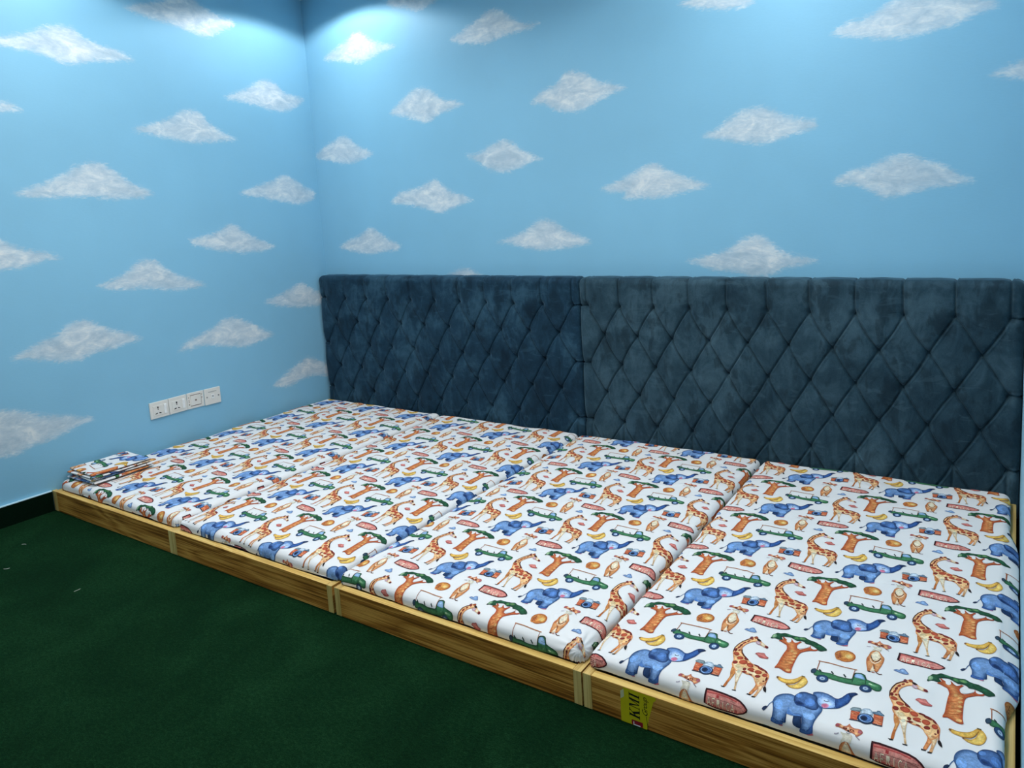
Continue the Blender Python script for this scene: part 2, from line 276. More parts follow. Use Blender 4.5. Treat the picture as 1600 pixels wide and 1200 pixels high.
([0.3794,-0.3449,0.3771,-0.3537,0.3713,-0.3602,0.3630,-0.3631,0.3540,-0.3620,0.3460,-0.3570,0.3405,-0.3490,0.3388,-0.3397,0.3410,-0.3309,0.3469,-0.3243,0.3552,-0.3213,0.3643,-0.3225,0.3723,-0.3277,0.3777,-0.3357],(196,92,60),(164,64,42),4,1),
([0.3712,-0.2890,0.3711,-0.2942,0.3695,-0.2992,0.3666,-0.3032,0.3631,-0.3052,0.3597,-0.3049,0.3569,-0.3023,0.3554,-0.2980,0.3555,-0.2928,0.3571,-0.2877,0.3599,-0.2838,0.3635,-0.2817,0.3669,-0.2821,0.3697,-0.2846],(196,92,60),(164,64,42),4,1),
([0.3744,-0.1747,0.3751,-0.1805,0.3738,-0.1879,0.3707,-0.1955,0.3666,-0.2016,0.3621,-0.2051,0.3582,-0.2054,0.3557,-0.2023,0.3550,-0.1965,0.3563,-0.1891,0.3593,-0.1815,0.3635,-0.1754,0.3680,-0.1718,0.3719,-0.1715],(196,92,60),(164,64,42),4,1),
([0.3931,-0.1446,0.3934,-0.1498,0.3919,-0.1561,0.3888,-0.1623,0.3849,-0.1671,0.3808,-0.1696,0.3773,-0.1693,0.3752,-0.1663,0.3749,-0.1611,0.3763,-0.1548,0.3794,-0.1485,0.3834,-0.1437,0.3875,-0.1412,0.3910,-0.1415],(196,92,60),(164,64,42),4,1),
([0.3569,-0.2419,0.3585,-0.2470,0.3584,-0.2551,0.3567,-0.2647,0.3536,-0.2738,0.3499,-0.2807,0.3462,-0.2839,0.3433,-0.2830,0.3417,-0.2780,0.3418,-0.2699,0.3435,-0.2603,0.3465,-0.2511,0.3503,-0.2442,0.3540,-0.2409],(196,92,60),(164,64,42),4,1),
([0.4090,-0.1162,0.4089,-0.1213,0.4072,-0.1264,0.4042,-0.1303,0.4007,-0.1323,0.3971,-0.1321,0.3944,-0.1296,0.3929,-0.1254,0.3931,-0.1203,0.3948,-0.1152,0.3978,-0.1113,0.4013,-0.1093,0.4049,-0.1095,0.4076,-0.1120],(196,92,60),(164,64,42),4,1),
([0.4884,-0.5172,0.4869,-0.5209,0.4832,-0.5237,0.4779,-0.5248,0.4721,-0.5242,0.4670,-0.5219,0.4635,-0.5185,0.4624,-0.5144,0.4639,-0.5107,0.4677,-0.5080,0.4730,-0.5068,0.4788,-0.5074,0.4839,-0.5097,0.4873,-0.5132],(196,92,60),(164,64,42),4,1),
([0.5294,-0.4896,0.5276,-0.4936,0.5228,-0.4970,0.5159,-0.4991,0.5082,-0.4996,0.5014,-0.4983,0.4966,-0.4955,0.4949,-0.4917,0.4967,-0.4877,0.5015,-0.4843,0.5084,-0.4821,0.5161,-0.4817,0.5230,-0.4830,0.5277,-0.4858],(196,92,60),(164,64,42),4,1),
([0.3989,-0.4391,0.3973,-0.4482,0.3928,-0.4557,0.3862,-0.4601,0.3787,-0.4605,0.3720,-0.4568,0.3673,-0.4499,0.3655,-0.4409,0.3670,-0.4317,0.3716,-0.4241,0.3783,-0.4197,0.3857,-0.4193,0.3925,-0.4230,0.3972,-0.4301],(150,54,42),(120,40,36),3,1),
([0.4749,-0.4932,0.4734,-0.5002,0.4699,-0.5056,0.4651,-0.5083,0.4600,-0.5077,0.4555,-0.5040,0.4526,-0.4980,0.4518,-0.4907,0.4533,-0.4836,0.4568,-0.4782,0.4616,-0.4755,0.4667,-0.4760,0.4712,-0.4798,0.4741,-0.4859],(150,54,42),(120,40,36),3,1),
([0.5798,-0.5192,0.5784,-0.5273,0.5738,-0.5348,0.5671,-0.5402,0.5594,-0.5425,0.5524,-0.5413,0.5473,-0.5367,0.5453,-0.5297,0.5467,-0.5216,0.5512,-0.5140,0.5580,-0.5086,0.5657,-0.5062,0.5727,-0.5075,0.5778,-0.5122],(150,54,42),(120,40,36),3,1),
([0.3489,-0.2975,0.3495,-0.3071,0.3482,-0.3159,0.3454,-0.3219,0.3415,-0.3241,0.3374,-0.3220,0.3339,-0.3161,0.3316,-0.3074,0.3310,-0.2978,0.3323,-0.2890,0.3352,-0.2829,0.3390,-0.2806,0.3431,-0.2827,0.3467,-0.2888],(150,54,42),(120,40,36),3,1),
([0.3606,-0.2089,0.3626,-0.2141,0.3630,-0.2219,0.3617,-0.2307,0.3591,-0.2386,0.3556,-0.2443,0.3519,-0.2465,0.3488,-0.2448,0.3468,-0.2396,0.3464,-0.2319,0.3476,-0.2231,0.3502,-0.2151,0.3537,-0.2094,0.3575,-0.2072],(150,54,42),(120,40,36),3,1),
([0.4474,-0.3833,0.4452,-0.3873,0.4410,-0.3888,0.4355,-0.3876,0.4299,-0.3838,0.4252,-0.3782,0.4223,-0.3719,0.4219,-0.3662,0.4241,-0.3622,0.4283,-0.3607,0.4338,-0.3620,0.4395,-0.3658,0.4442,-0.3714,0.4470,-0.3776],(150,54,42),(120,40,36),3,1),
([0.5813,-0.4373,0.5782,-0.4424,0.5709,-0.4451,0.5608,-0.4448,0.5498,-0.4415,0.5401,-0.4360,0.5337,-0.4292,0.5319,-0.4226,0.5350,-0.4174,0.5424,-0.4147,0.5526,-0.4151,0.5636,-0.4184,0.5732,-0.4240,0.5795,-0.4308],(150,54,42),(120,40,36),3,1),
([0.5420,-0.4168,0.5398,-0.4205,0.5343,-0.4230,0.5265,-0.4239,0.5180,-0.4229,0.5104,-0.4201,0.5052,-0.4163,0.5035,-0.4121,0.5056,-0.4083,0.5112,-0.4057,0.5190,-0.4049,0.5276,-0.4060,0.5352,-0.4087,0.5403,-0.4125],(150,54,42),(120,40,36),3,1),
([0.6085,-0.4628,0.6058,-0.4652,0.6009,-0.4640,0.5946,-0.4594,0.5883,-0.4523,0.5831,-0.4440,0.5801,-0.4363,0.5799,-0.4306,0.5826,-0.4282,0.5876,-0.4295,0.5939,-0.4342,0.6003,-0.4413,0.6054,-0.4496,0.6083,-0.4572],(150,54,42),(120,40,36),3,1),
([0.6165,-0.5525,0.6158,-0.5558,0.6140,-0.5587,0.6114,-0.5607,0.6084,-0.5614,0.6057,-0.5607,0.6038,-0.5586,0.6031,-0.5557,0.6037,-0.5524,0.6056,-0.5495,0.6082,-0.5475,0.6112,-0.5467,0.6139,-0.5475,0.6158,-0.5496],(150,54,42),(120,40,36),3,1),
([0.5305,-0.5298,0.5289,-0.5328,0.5250,-0.5350,0.5195,-0.5358,0.5135,-0.5352,0.5081,-0.5332,0.5045,-0.5303,0.5033,-0.5269,0.5048,-0.5239,0.5088,-0.5217,0.5143,-0.5208,0.5204,-0.5215,0.5257,-0.5235,0.5293,-0.5264],(150,54,42),(120,40,36),3,1),
([0.4822,-0.5252,0.4807,-0.5279,0.4768,-0.5298,0.4712,-0.5305,0.4651,-0.5299,0.4596,-0.5280,0.4559,-0.5253,0.4547,-0.5223,0.4562,-0.5195,0.4601,-0.5176,0.4657,-0.5169,0.4719,-0.5175,0.4773,-0.5194,0.4810,-0.5221],(150,54,42),(120,40,36),3,1),
([0.6257,-0.5190,0.6262,-0.5296,0.6255,-0.5388,0.6236,-0.5447,0.6211,-0.5462,0.6183,-0.5430,0.6158,-0.5357,0.6141,-0.5258,0.6136,-0.5151,0.6143,-0.5058,0.6162,-0.4999,0.6188,-0.4983,0.6216,-0.5016,0.6241,-0.5090],(150,54,42),(120,40,36),3,1),
([0.4375,-0.4744,0.4363,-0.4812,0.4328,-0.4874,0.4274,-0.4921,0.4208,-0.4948,0.4137,-0.4952,0.4071,-0.4933,0.4016,-0.4892,0.3980,-0.4835,0.3967,-0.4768,0.3979,-0.4699,0.4014,-0.4638,0.4068,-0.4590,0.4135,-0.4563,0.4206,-0.4559,0.4273,-0.4579,0.4327,-0.4620,0.4363,-0.4677],(226,206,164),(214,184,134),4,1),
([0.5868,-0.5720,0.5851,-0.5771,0.5814,-0.5809,0.5762,-0.5831,0.5701,-0.5834,0.5638,-0.5816,0.5581,-0.5782,0.5536,-0.5733,0.5509,-0.5677,0.5504,-0.5620,0.5521,-0.5569,0.5558,-0.5530,0.5611,-0.5508,0.5673,-0.5506,0.5736,-0.5523,0.5793,-0.5559,0.5837,-0.5607,0.5863,-0.5663],(232,190,140),(220,170,112),4,1),
([0.6161,-0.5881,0.6151,-0.5919,0.6127,-0.5951,0.6092,-0.5973,0.6051,-0.5983,0.6008,-0.5979,0.5968,-0.5961,0.5937,-0.5933,0.5918,-0.5896,0.5913,-0.5856,0.5924,-0.5818,0.5948,-0.5786,0.5983,-0.5763,0.6024,-0.5754,0.6067,-0.5758,0.6107,-0.5776,0.6138,-0.5805,0.6157,-0.5841],(214,150,100),(214,150,100),4,1),
([0.4136,-0.5475,0.4135,-0.5577,0.4122,-0.5670,0.4099,-0.5741,0.4068,-0.5784,0.4033,-0.5792,0.3999,-0.5765,0.3969,-0.5706,0.3946,-0.5622,0.3935,-0.5522,0.3935,-0.5420,0.3948,-0.5326,0.3971,-0.5254,0.4002,-0.5211,0.4038,-0.5203,0.4072,-0.5230,0.4103,-0.5291,0.4125,-0.5376],(176,100,58),(200,130,70),4,1),
([0.4484,-0.5239,0.4484,-0.5296,0.4472,-0.5354,0.4447,-0.5407,0.4413,-0.5446,0.4374,-0.5469,0.4335,-0.5471,0.4300,-0.5454,0.4274,-0.5418,0.4260,-0.5369,0.4259,-0.5311,0.4271,-0.5252,0.4296,-0.5200,0.4330,-0.5160,0.4369,-0.5137,0.4409,-0.5135,0.4443,-0.5153,0.4469,-0.5189],(198,196,176),(198,196,176),4,1),
([0.3981,-0.1027,0.3984,-0.1093,0.3974,-0.1158,0.3954,-0.1214,0.3926,-0.1253,0.3892,-0.1273,0.3858,-0.1269,0.3826,-0.1243,0.3801,-0.1198,0.3787,-0.1138,0.3784,-0.1072,0.3793,-0.1007,0.3813,-0.0951,0.3842,-0.0911,0.3875,-0.0892,0.3910,-0.0895,0.3942,-0.0922,0.3966,-0.0968],(150,84,84),(120,60,66),3,1),
([0.4312,-0.0930,0.4302,-0.0988,0.4278,-0.1036,0.4243,-0.1069,0.4202,-0.1083,0.4159,-0.1076,0.4118,-0.1049,0.4087,-0.1005,0.4067,-0.0949,0.4061,-0.0889,0.4071,-0.0831,0.4095,-0.0782,0.4130,-0.0749,0.4171,-0.0735,0.4215,-0.0742,0.4255,-0.0770,0.4287,-0.0814,0.4307,-0.0870],(176,88,50),(140,60,40),3,1),
([0.4246,-0.0965,0.4459,-0.1005,0.4625,-0.1159,0.4497,-0.1303,0.4348,-0.1211],(52,34,34),(52,34,34),5,1),
([0.4322,-0.1279,0.4586,-0.1323,0.4694,-0.1506,0.4548,-0.1695,0.4357,-0.1542],(214,190,200),(190,150,160),5,1),
([0.4665,-0.1277,0.4991,-0.1440,0.5003,-0.1745,0.4740,-0.1602],(240,228,200),(228,196,150),3,1),
([0.4989,-0.1563,0.5127,-0.1518,0.5285,-0.1686,0.5197,-0.1822,0.5038,-0.1725],(134,48,56),(96,30,40),3,1),
([0.4694,-0.2830,0.4833,-0.2608,0.5034,-0.2551,0.5232,-0.2478,0.5427,-0.2739,0.5646,-0.2859,0.5620,-0.2996,0.5386,-0.3091,0.5104,-0.3131,0.4874,-0.2934],(222,138,128),(176,84,84),4,1),
([0.4874,-0.2934,0.5076,-0.2900,0.5410,-0.2938,0.5610,-0.2904,0.5385,-0.3083,0.5104,-0.3131],(190,98,92),(190,98,92),5,1),
([0.5982,-0.0517,0.6201,-0.0611,0.6310,-0.0827,0.6385,-0.1151,0.6354,-0.1593,0.6337,-0.2314,0.6330,-0.3127,0.6268,-0.3642,0.6290,-0.3724,0.6516,-0.3582,0.6749,-0.3670,0.6982,-0.3782,0.7204,-0.3801,0.7373,-0.3675,0.7297,-0.3241,0.7258,-0.2589,0.7237,-0.1795,0.7256,-0.1312,0.7335,-0.1028,0.7532,-0.0777,0.7857,-0.0505,0.8162,-0.0348,0.8245,-0.0215,0.8190,-0.0102,0.7956,-0.0261,0.7777,-0.0169,0.7697,0.0155,0.7676,-0.0166,0.7451,-0.0466,0.7179,-0.0707,0.7002,-0.0675,0.6883,-0.0374,0.6937,-0.0064,0.7075,0.0235,0.6926,0.0244,0.6713,-0.0036,0.6527,0.0047,0.6388,0.0254,0.6303,0.0205,0.6237,-0.0056,0.6046,0.0057,0.5818,0.0216,0.5731,0.0167,0.5877,-0.0071,0.5763,-0.0136,0.5662,-0.0334,0.5644,-0.0446,0.5794,-0.0436],(220,146,86),(178,76,38),14,1),
([0.6359,-0.1538,0.6660,-0.1527,0.6940,-0.1294,0.6929,-0.1223,0.6656,-0.1452,0.6361,-0.1461],(204,116,60),(204,116,60),2,0),
([0.6344,-0.1905,0.6653,-0.1888,0.6941,-0.1651,0.6931,-0.1580,0.6649,-0.1813,0.6346,-0.1828],(192,98,46),(192,98,46),2,0),
([0.6354,-0.2253,0.6631,-0.2252,0.6888,-0.2034,0.6877,-0.1964,0.6628,-0.2179,0.6357,-0.2178],(204,116,60),(204,116,60),2,0),
([0.6347,-0.2608,0.6696,-0.2563,0.7025,-0.2303,0.7015,-0.2234,0.6692,-0.2490,0.6347,-0.2533],(192,98,46),(192,98,46),2,0),
([0.6338,-0.2958,0.6692,-0.2909,0.7025,-0.2647,0.7016,-0.2579,0.6688,-0.2837,0.6339,-0.2885],(204,116,60),(204,116,60),2,0),
([0.6328,-0.3278,0.6739,-0.3193,0.7131,-0.2898,0.7122,-0.2830,0.6735,-0.3122,0.6327,-0.3206],(192,98,46),(192,98,46),2,0),
([0.6281,-0.3530,0.6618,-0.3487,0.6936,-0.3236,0.6926,-0.3169,0.6614,-0.3417,0.6282,-0.3458],(204,116,60),(204,116,60),2,0),
([0.7134,-0.1245,0.7126,-0.1291,0.7103,-0.1337,0.7066,-0.1376,0.7021,-0.1404,0.6972,-0.1418,0.6926,-0.1415,0.6889,-0.1397,0.6864,-0.1365,0.6855,-0.1323,0.6862,-0.1276,0.6886,-0.1230,0.6923,-0.1191,0.6968,-0.1163,0.7017,-0.1149,0.7063,-0.1152,0.7100,-0.1171,0.7125,-0.1203],(236,192,128),(224,166,100),5,1),
([0.7174,-0.1635,0.7167,-0.1677,0.7144,-0.1718,0.7109,-0.1754,0.7066,-0.1780,0.7020,-0.1793,0.6976,-0.1792,0.6940,-0.1776,0.6917,-0.1747,0.6908,-0.1710,0.6915,-0.1668,0.6938,-0.1627,0.6973,-0.1591,0.7016,-0.1565,0.7063,-0.1552,0.7107,-0.1553,0.7142,-0.1569,0.7166,-0.1598],(236,192,128),(224,166,100),5,1),
([0.7191,-0.2091,0.7184,-0.2136,0.7163,-0.2180,0.7130,-0.2217,0.7089,-0.2244,0.7045,-0.2257,0.7003,-0.2253,0.6969,-0.2235,0.6946,-0.2204,0.6938,-0.2163,0.6945,-0.2118,0.6967,-0.2074,0.7000,-0.2036,0.7041,-0.2010,0.7085,-0.1997,0.7127,-0.2000,0.7161,-0.2019,0.7183,-0.2050],(236,192,128),(224,166,100),5,1),
([0.7184,-0.2558,0.7176,-0.2599,0.7153,-0.2639,0.7117,-0.2675,0.7073,-0.2701,0.7026,-0.2714,0.6981,-0.2714,0.6944,-0.2700,0.6920,-0.2673,0.6911,-0.2637,0.6919,-0.2596,0.6942,-0.2555,0.6978,-0.2520,0.7022,-0.2494,0.7070,-0.2480,0.7115,-0.2481,0.7151,-0.2495,0.7175,-0.2522],(236,192,128),(224,166,100),5,1),
([0.7285,-0.3460,0.7276,-0.3518,0.7249,-0.3575,0.7207,-0.3624,0.7154,-0.3659,0.7099,-0.3675,0.7046,-0.3671,0.7003,-0.3648,0.6974,-0.3607,0.6963,-0.3554,0.6972,-0.3496,0.6999,-0.3439,0.7042,-0.3389,0.7094,-0.3355,0.7150,-0.3338,0.7203,-0.3342,0.7247,-0.3366,0.7275,-0.3407],(236,192,128),(224,166,100),5,1),
([0.6861,-0.1093,0.6855,-0.1144,0.6837,-0.1192,0.6807,-0.1232,0.6771,-0.1259,0.6732,-0.1270,0.6695,-0.1263,0.6664,-0.1240,0.6644,-0.1202,0.6636,-0.1156,0.6642,-0.1105,0.6660,-0.1057,0.6690,-0.1017,0.6726,-0.0990,0.6766,-0.0979,0.6803,-0.0986,0.6833,-0.1009,0.6854,-0.1047],(236,192,128),(224,166,100),5,1),
([0.6385,-0.0065,0.6365,-0.0150,0.6330,-0.0217,0.6284,-0.0259,0.6231,-0.0271,0.6178,-0.0251,0.6132,-0.0202,0.6097,-0.0129,0.6079,-0.0042,0.6080,0.0050,0.6099,0.0136,0.6134,0.0204,0.6181,0.0246,0.6234,0.0258,0.6288,0.0238,0.6334,0.0188,0.6368,0.0114,0.6385,0.0027],(235,240,246),(235,240,246),4,1),
([0.6903,-0.0363,0.7020,-0.0172,0.7305,-0.0070,0.7635,-0.0004,0.7606,-0.0206,0.7337,-0.0495,0.7085,-0.0615],(235,240,246),(235,240,246),5,1),
([0.8159,-0.0076,0.8150,-0.0116,0.8124,-0.0159,0.8084,-0.0199,0.8034,-0.0231,0.7981,-0.0251,0.7931,-0.0258,0.7889,-0.0250,0.7862,-0.0227,0.7852,-0.0194,0.7860,-0.0154,0.7886,-0.0111,0.7926,-0.0071,0.7976,-0.0039,0.8030,-0.0018,0.8080,-0.0012,0.8122,-0.0020,0.8149,-0.0043],(235,240,246),(235,240,246),4,1),
([0.6516,0.0167,0.6700,0.0114,0.6929,0.0214,0.6715,-0.0066,0.6577,-0.0019],(235,240,246),(235,240,246),5,1),
([0.5047,-0.0417,0.5091,-0.0134,0.5172,0.0237,0.5296,0.0505,0.5510,0.0528,0.5732,0.0754,0.6005,0.0778,0.6341,0.0774,0.6579,0.0813,0.6816,0.0851,0.7108,0.0953,0.7357,0.0807,0.7597,0.0754,0.7861,0.0748,0.8102,0.0635,0.8368,0.0539,0.8607,0.0369,0.8757,0.0212,0.8787,0.0018,0.8630,-0.0073,0.8468,-0.0226,0.8267,-0.0191,0.8055,-0.0009,0.7845,0.0116,0.7579,0.0180,0.7348,0.0140,0.7217,0.0316,0.6978,0.0337,0.6749,0.0237,0.6500,0.0349,0.6248,0.0462,0.5984,0.0376,0.5726,0.0216,0.5677,0.0104,0.5834,-0.0095,0.5688,-0.0288,0.5474,-0.0270,0.5263,-0.0294,0.5126,-0.0437],(46,96,66),(28,66,48),7,1),
([0.5368,0.0056,0.5369,-0.0045,0.5352,-0.0144,0.5320,-0.0229,0.5275,-0.0289,0.5223,-0.0319,0.5170,-0.0314,0.5123,-0.0275,0.5088,-0.0206,0.5067,-0.0116,0.5065,-0.0014,0.5082,0.0085,0.5115,0.0171,0.5160,0.0232,0.5212,0.0262,0.5265,0.0257,0.5312,0.0217,0.5348,0.0147],(168,190,150),(90,140,105),5,1),
([0.7240,0.0673,0.7224,0.0617,0.7182,0.0568,0.7119,0.0531,0.7044,0.0512,0.6964,0.0512,0.6890,0.0531,0.6830,0.0568,0.6791,0.0617,0.6780,0.0674,0.6796,0.0730,0.6838,0.0780,0.6901,0.0816,0.6977,0.0836,0.7057,0.0835,0.7132,0.0815,0.7191,0.0778,0.7229,0.0729],(132,166,104),(70,126,84),5,1),
([0.6775,0.0503,0.6760,0.0445,0.6726,0.0398,0.6678,0.0368,0.6620,0.0357,0.6560,0.0369,0.6506,0.0400,0.6463,0.0448,0.6437,0.0507,0.6431,0.0570,0.6445,0.0628,0.6479,0.0676,0.6528,0.0706,0.6586,0.0716,0.6646,0.0705,0.6701,0.0673,0.6744,0.0624,0.6769,0.0565],(96,146,82),(60,120,78),5,1),
([0.6283,0.0719,0.6274,0.0682,0.6244,0.0643,0.6198,0.0609,0.6141,0.0581,0.6079,0.0565,0.6022,0.0562,0.5974,0.0572,0.5942,0.0595,0.5931,0.0627,0.5940,0.0664,0.5970,0.0703,0.6016,0.0738,0.6073,0.0765,0.6135,0.0781,0.6193,0.0784,0.6240,0.0774,0.6272,0.0751],(104,150,110),(54,114,80),5,1),
([0.8368,0.0260,0.8353,0.0227,0.8320,0.0205,0.8274,0.0198,0.8220,0.0205,0.8164,0.0227,0.8114,0.0261,0.8074,0.0303,0.8051,0.0347,0.8046,0.0388,0.8061,0.0422,0.8094,0.0444,0.8140,0.0451,0.8195,0.0443,0.8251,0.0421,0.8301,0.0387,0.8340,0.0345,0.8363,0.0301],(40,120,76),(46,108,76),5,1),
([0.5791,0.0464,0.5781,0.0431,0.5758,0.0404,0.5724,0.0388,0.5683,0.0383,0.5640,0.0392,0.5601,0.0411,0.5569,0.0440,0.5549,0.0475,0.5544,0.0511,0.5554,0.0544,0.5577,0.0571,0.5611,0.0588,0.5652,0.0592,0.5695,0.0584,0.5735,0.0564,0.5766,0.0535,0.5786,0.0500],(26,68,52),(34,84,60),4,1),
([0.5615,-0.0185,0.5605,-0.0218,0.5582,-0.0244,0.5548,-0.0260,0.5508,-0.0265,0.5465,-0.0257,0.5426,-0.0238,0.5395,-0.0210,0.5375,-0.0176,0.5369,-0.0141,0.5379,-0.0108,0.5402,-0.0082,0.5436,-0.0065,0.5477,-0.0061,0.5519,-0.0068,0.5559,-0.0087,0.5590,-0.0116,0.5609,-0.0150],(26,68,52),(34,84,60),4,1),
([0.7438,0.0478,0.7428,0.0446,0.7405,0.0420,0.7372,0.0403,0.7332,0.0399,0.7291,0.0407,0.7254,0.0426,0.7224,0.0455,0.7206,0.0489,0.7202,0.0524,0.7212,0.0557,0.7235,0.0583,0.7269,0.0599,0.7308,0.0604,0.7350,0.0596,0.7387,0.0576,0.7417,0.0548,0.7434,0.0514],(26,68,52),(34,84,60),4,1),
([0.7737,0.0399,0.7727,0.0366,0.7704,0.0341,0.7671,0.0324,0.7632,0.0320,0.7591,0.0328,0.7554,0.0347,0.7525,0.0375,0.7507,0.0409,0.7503,0.0444,0.7513,0.0477,0.7536,0.0503,0.7569,0.0519,0.7609,0.0523,0.7649,0.0515,0.7687,0.0496,0.7716,0.0468,0.7733,0.0434],(26,68,52),(34,84,60),4,1),
([0.8145,0.0384,0.8134,0.0352,0.8111,0.0326,0.8078,0.0310,0.8039,0.0306,0.7999,0.0314,0.7963,0.0333,0.7934,0.0361,0.7917,0.0394,0.7913,0.0429,0.7923,0.0462,0.7946,0.0488,0.7979,0.0504,0.8018,0.0508,0.8059,0.0500,0.8095,0.0481,0.8124,0.0453,0.8141,0.0419],(26,68,52),(34,84,60),4,1),
([0.8647,0.0122,0.8636,0.0090,0.8613,0.0065,0.8581,0.0049,0.8543,0.0044,0.8503,0.0052,0.8467,0.0071,0.8439,0.0098,0.8423,0.0131,0.8419,0.0166,0.8429,0.0198,0.8452,0.0223,0.8485,0.0239,0.8523,0.0244,0.8563,0.0236,0.8599,0.0217,0.8627,0.0190,0.8643,0.0157],(26,68,52),(34,84,60),4,1),
([0.6061,0.0508,0.6051,0.0475,0.6028,0.0448,0.5994,0.0432,0.5953,0.0427,0.5910,0.0435,0.5871,0.0455,0.5840,0.0484,0.5821,0.0518,0.5815,0.0555,0.5825,0.0588,0.5848,0.0615,0.5882,0.0631,0.5923,0.0635,0.5966,0.0627,0.6005,0.0607,0.6036,0.0579,0.6056,0.0544],(26,68,52),(34,84,60),4,1),
([0.6479,0.0566,0.6469,0.0533,0.6446,0.0506,0.6412,0.0490,0.6371,0.0486,0.6329,0.0494,0.6291,0.0513,0.6260,0.0542,0.6241,0.0577,0.6236,0.0613,0.6246,0.0646,0.6269,0.0672,0.6303,0.0689,0.6344,0.0693,0.6386,0.0685,0.6425,0.0665,0.6455,0.0636,0.6474,0.0602],(26,68,52),(34,84,60),4,1),
([-0.1342,-0.1406,-0.1315,-0.1905,-0.1285,-0.2526,-0.1226,-0.2534,-0.1256,-0.1913,-0.1282,-0.1415],(160,96,64),(160,96,64),2,0),
([0.0916,-0.1474,0.0918,-0.2030,0.0949,-0.2592,0.0998,-0.2591,0.0968,-0.2034,0.0966,-0.1484],(160,96,64),(160,96,64),2,0),
([-0.1394,-0.1480,-0.0581,-0.1429,0.0217,-0.1447,0.1048,-0.1452,0.1043,-0.1347,0.0211,-0.1341,-0.0590,-0.1322,-0.1406,-0.1372],(178,120,84),(178,120,84),2,0),
([-0.0398,-0.2377,-0.0212,-0.2624,-0.0171,-0.2500,-0.0357,-0.2252],(36,60,56),(36,60,56),2,0),
([0.0363,-0.2350,0.0553,-0.2601,0.0594,-0.2477,0.0403,-0.2224],(36,60,56),(36,60,56),2,0),
([-0.1151,-0.2466,-0.0979,-0.2633,-0.0950,-0.2495,-0.1123,-0.2327],(36,60,56),(36,60,56),2,0),
([-0.1328,-0.2505,-0.1088,-0.2534,-0.0813,-0.2576,-0.0423,-0.2551,0.0087,-0.2650,0.0596,-0.2616,0.0917,-0.2547,0.0963,-0.2214,0.0995,-0.1808,0.1367,-0.1661,0.1601,-0.1754,0.1743,-0.2152,0.2078,-0.2275,0.2399,-0.2341,0.2661,-0.2438,0.2769,-0.2682,0.2730,-0.3038,0.2513,-0.3192,0.2226,-0.3116,0.1877,-0.2887,0.1455,-0.3129,0.1085,-0.3155,0.0364,-0.3193,-0.0183,-0.3189,-0.0793,-0.3087,-0.1168,-0.3172,-0.1341,-0.3074],(72,132,92),(30,80,54),7,1),
([-0.1579,-0.2827,-0.1553,-0.2546,-0.1357,-0.2388,-0.1242,-0.2656,-0.1322,-0.2945,-0.1508,-0.3005],(60,84,104),(40,56,76),4,1),
([0.1058,-0.1915,0.1360,-0.1794,0.1597,-0.2044,0.1676,-0.2303,0.1396,-0.2318,0.1071,-0.2280],(160,192,224),(120,156,200),4,1),
([0.1042,-0.2914,0.1033,-0.2382,0.1031,-0.1836,0.0988,-0.1828,0.0989,-0.2376,0.0999,-0.2909],(28,60,44),(28,60,44),2,0),
([0.1592,-0.1803,0.1726,-0.2162,0.1782,-0.2811,0.1818,-0.2804,0.1760,-0.2141,0.1621,-0.1763],(28,60,44),(28,60,44),2,0),
([0.1014,-0.1862,0.1375,-0.1720,0.1604,-0.1812,0.1608,-0.1753,0.1371,-0.1660,0.1005,-0.1802],(26,56,44),(26,56,44),2,0),
([0.2550,-0.2682,0.2533,-0.2724,0.2485,-0.2759,0.2411,-0.2783,0.2319,-0.2792,0.2222,-0.2785,0.2129,-0.2764,0.2054,-0.2730,0.2004,-0.2688,0.1986,-0.2643,0.2003,-0.2600,0.2052,-0.2565,0.2127,-0.2541,0.2219,-0.2532,0.2317,-0.2539,0.2409,-0.2561,0.2484,-0.2595,0.2533,-0.2637],(134,186,140),(84,144,100),5,1),
([0.1679,-0.2577,0.1671,-0.2613,0.1642,-0.2652,0.1594,-0.2691,0.1533,-0.2723,0.1467,-0.2746,0.1404,-0.2757,0.1351,-0.2754,0.1314,-0.2738,0.1298,-0.2710,0.1305,-0.2674,0.1335,-0.2635,0.1383,-0.2596,0.1443,-0.2564,0.1510,-0.2540,0.1573,-0.2530,0.1626,-0.2533,0.1663,-0.2549],(120,170,126),(80,138,98),5,1),
([0.0636,-0.2881,0.0618,-0.2917,0.0561,-0.2949,0.0473,-0.2973,0.0363,-0.2986,0.0246,-0.2987,0.0134,-0.2974,0.0042,-0.2951,-0.0020,-0.2919,-0.0043,-0.2883,-0.0025,-0.2846,0.0033,-0.2814,0.0122,-0.2790,0.0232,-0.2777,0.0351,-0.2777,0.0462,-0.2789,0.0553,-0.2813,0.0614,-0.2845],(96,156,112),(74,134,94),5,1),
([0.2195,-0.2635,0.2188,-0.2662,0.2167,-0.2684,0.2135,-0.2697,0.2096,-0.2702,0.2055,-0.2696,0.2016,-0.2681,0.1984,-0.2659,0.1964,-0.2631,0.1957,-0.2602,0.1964,-0.2575,0.1985,-0.2553,0.2017,-0.2539,0.2056,-0.2535,0.2097,-0.2541,0.2136,-0.2556,0.2168,-0.2579,0.2188,-0.2606],(196,220,180),(196,220,180),4,1),
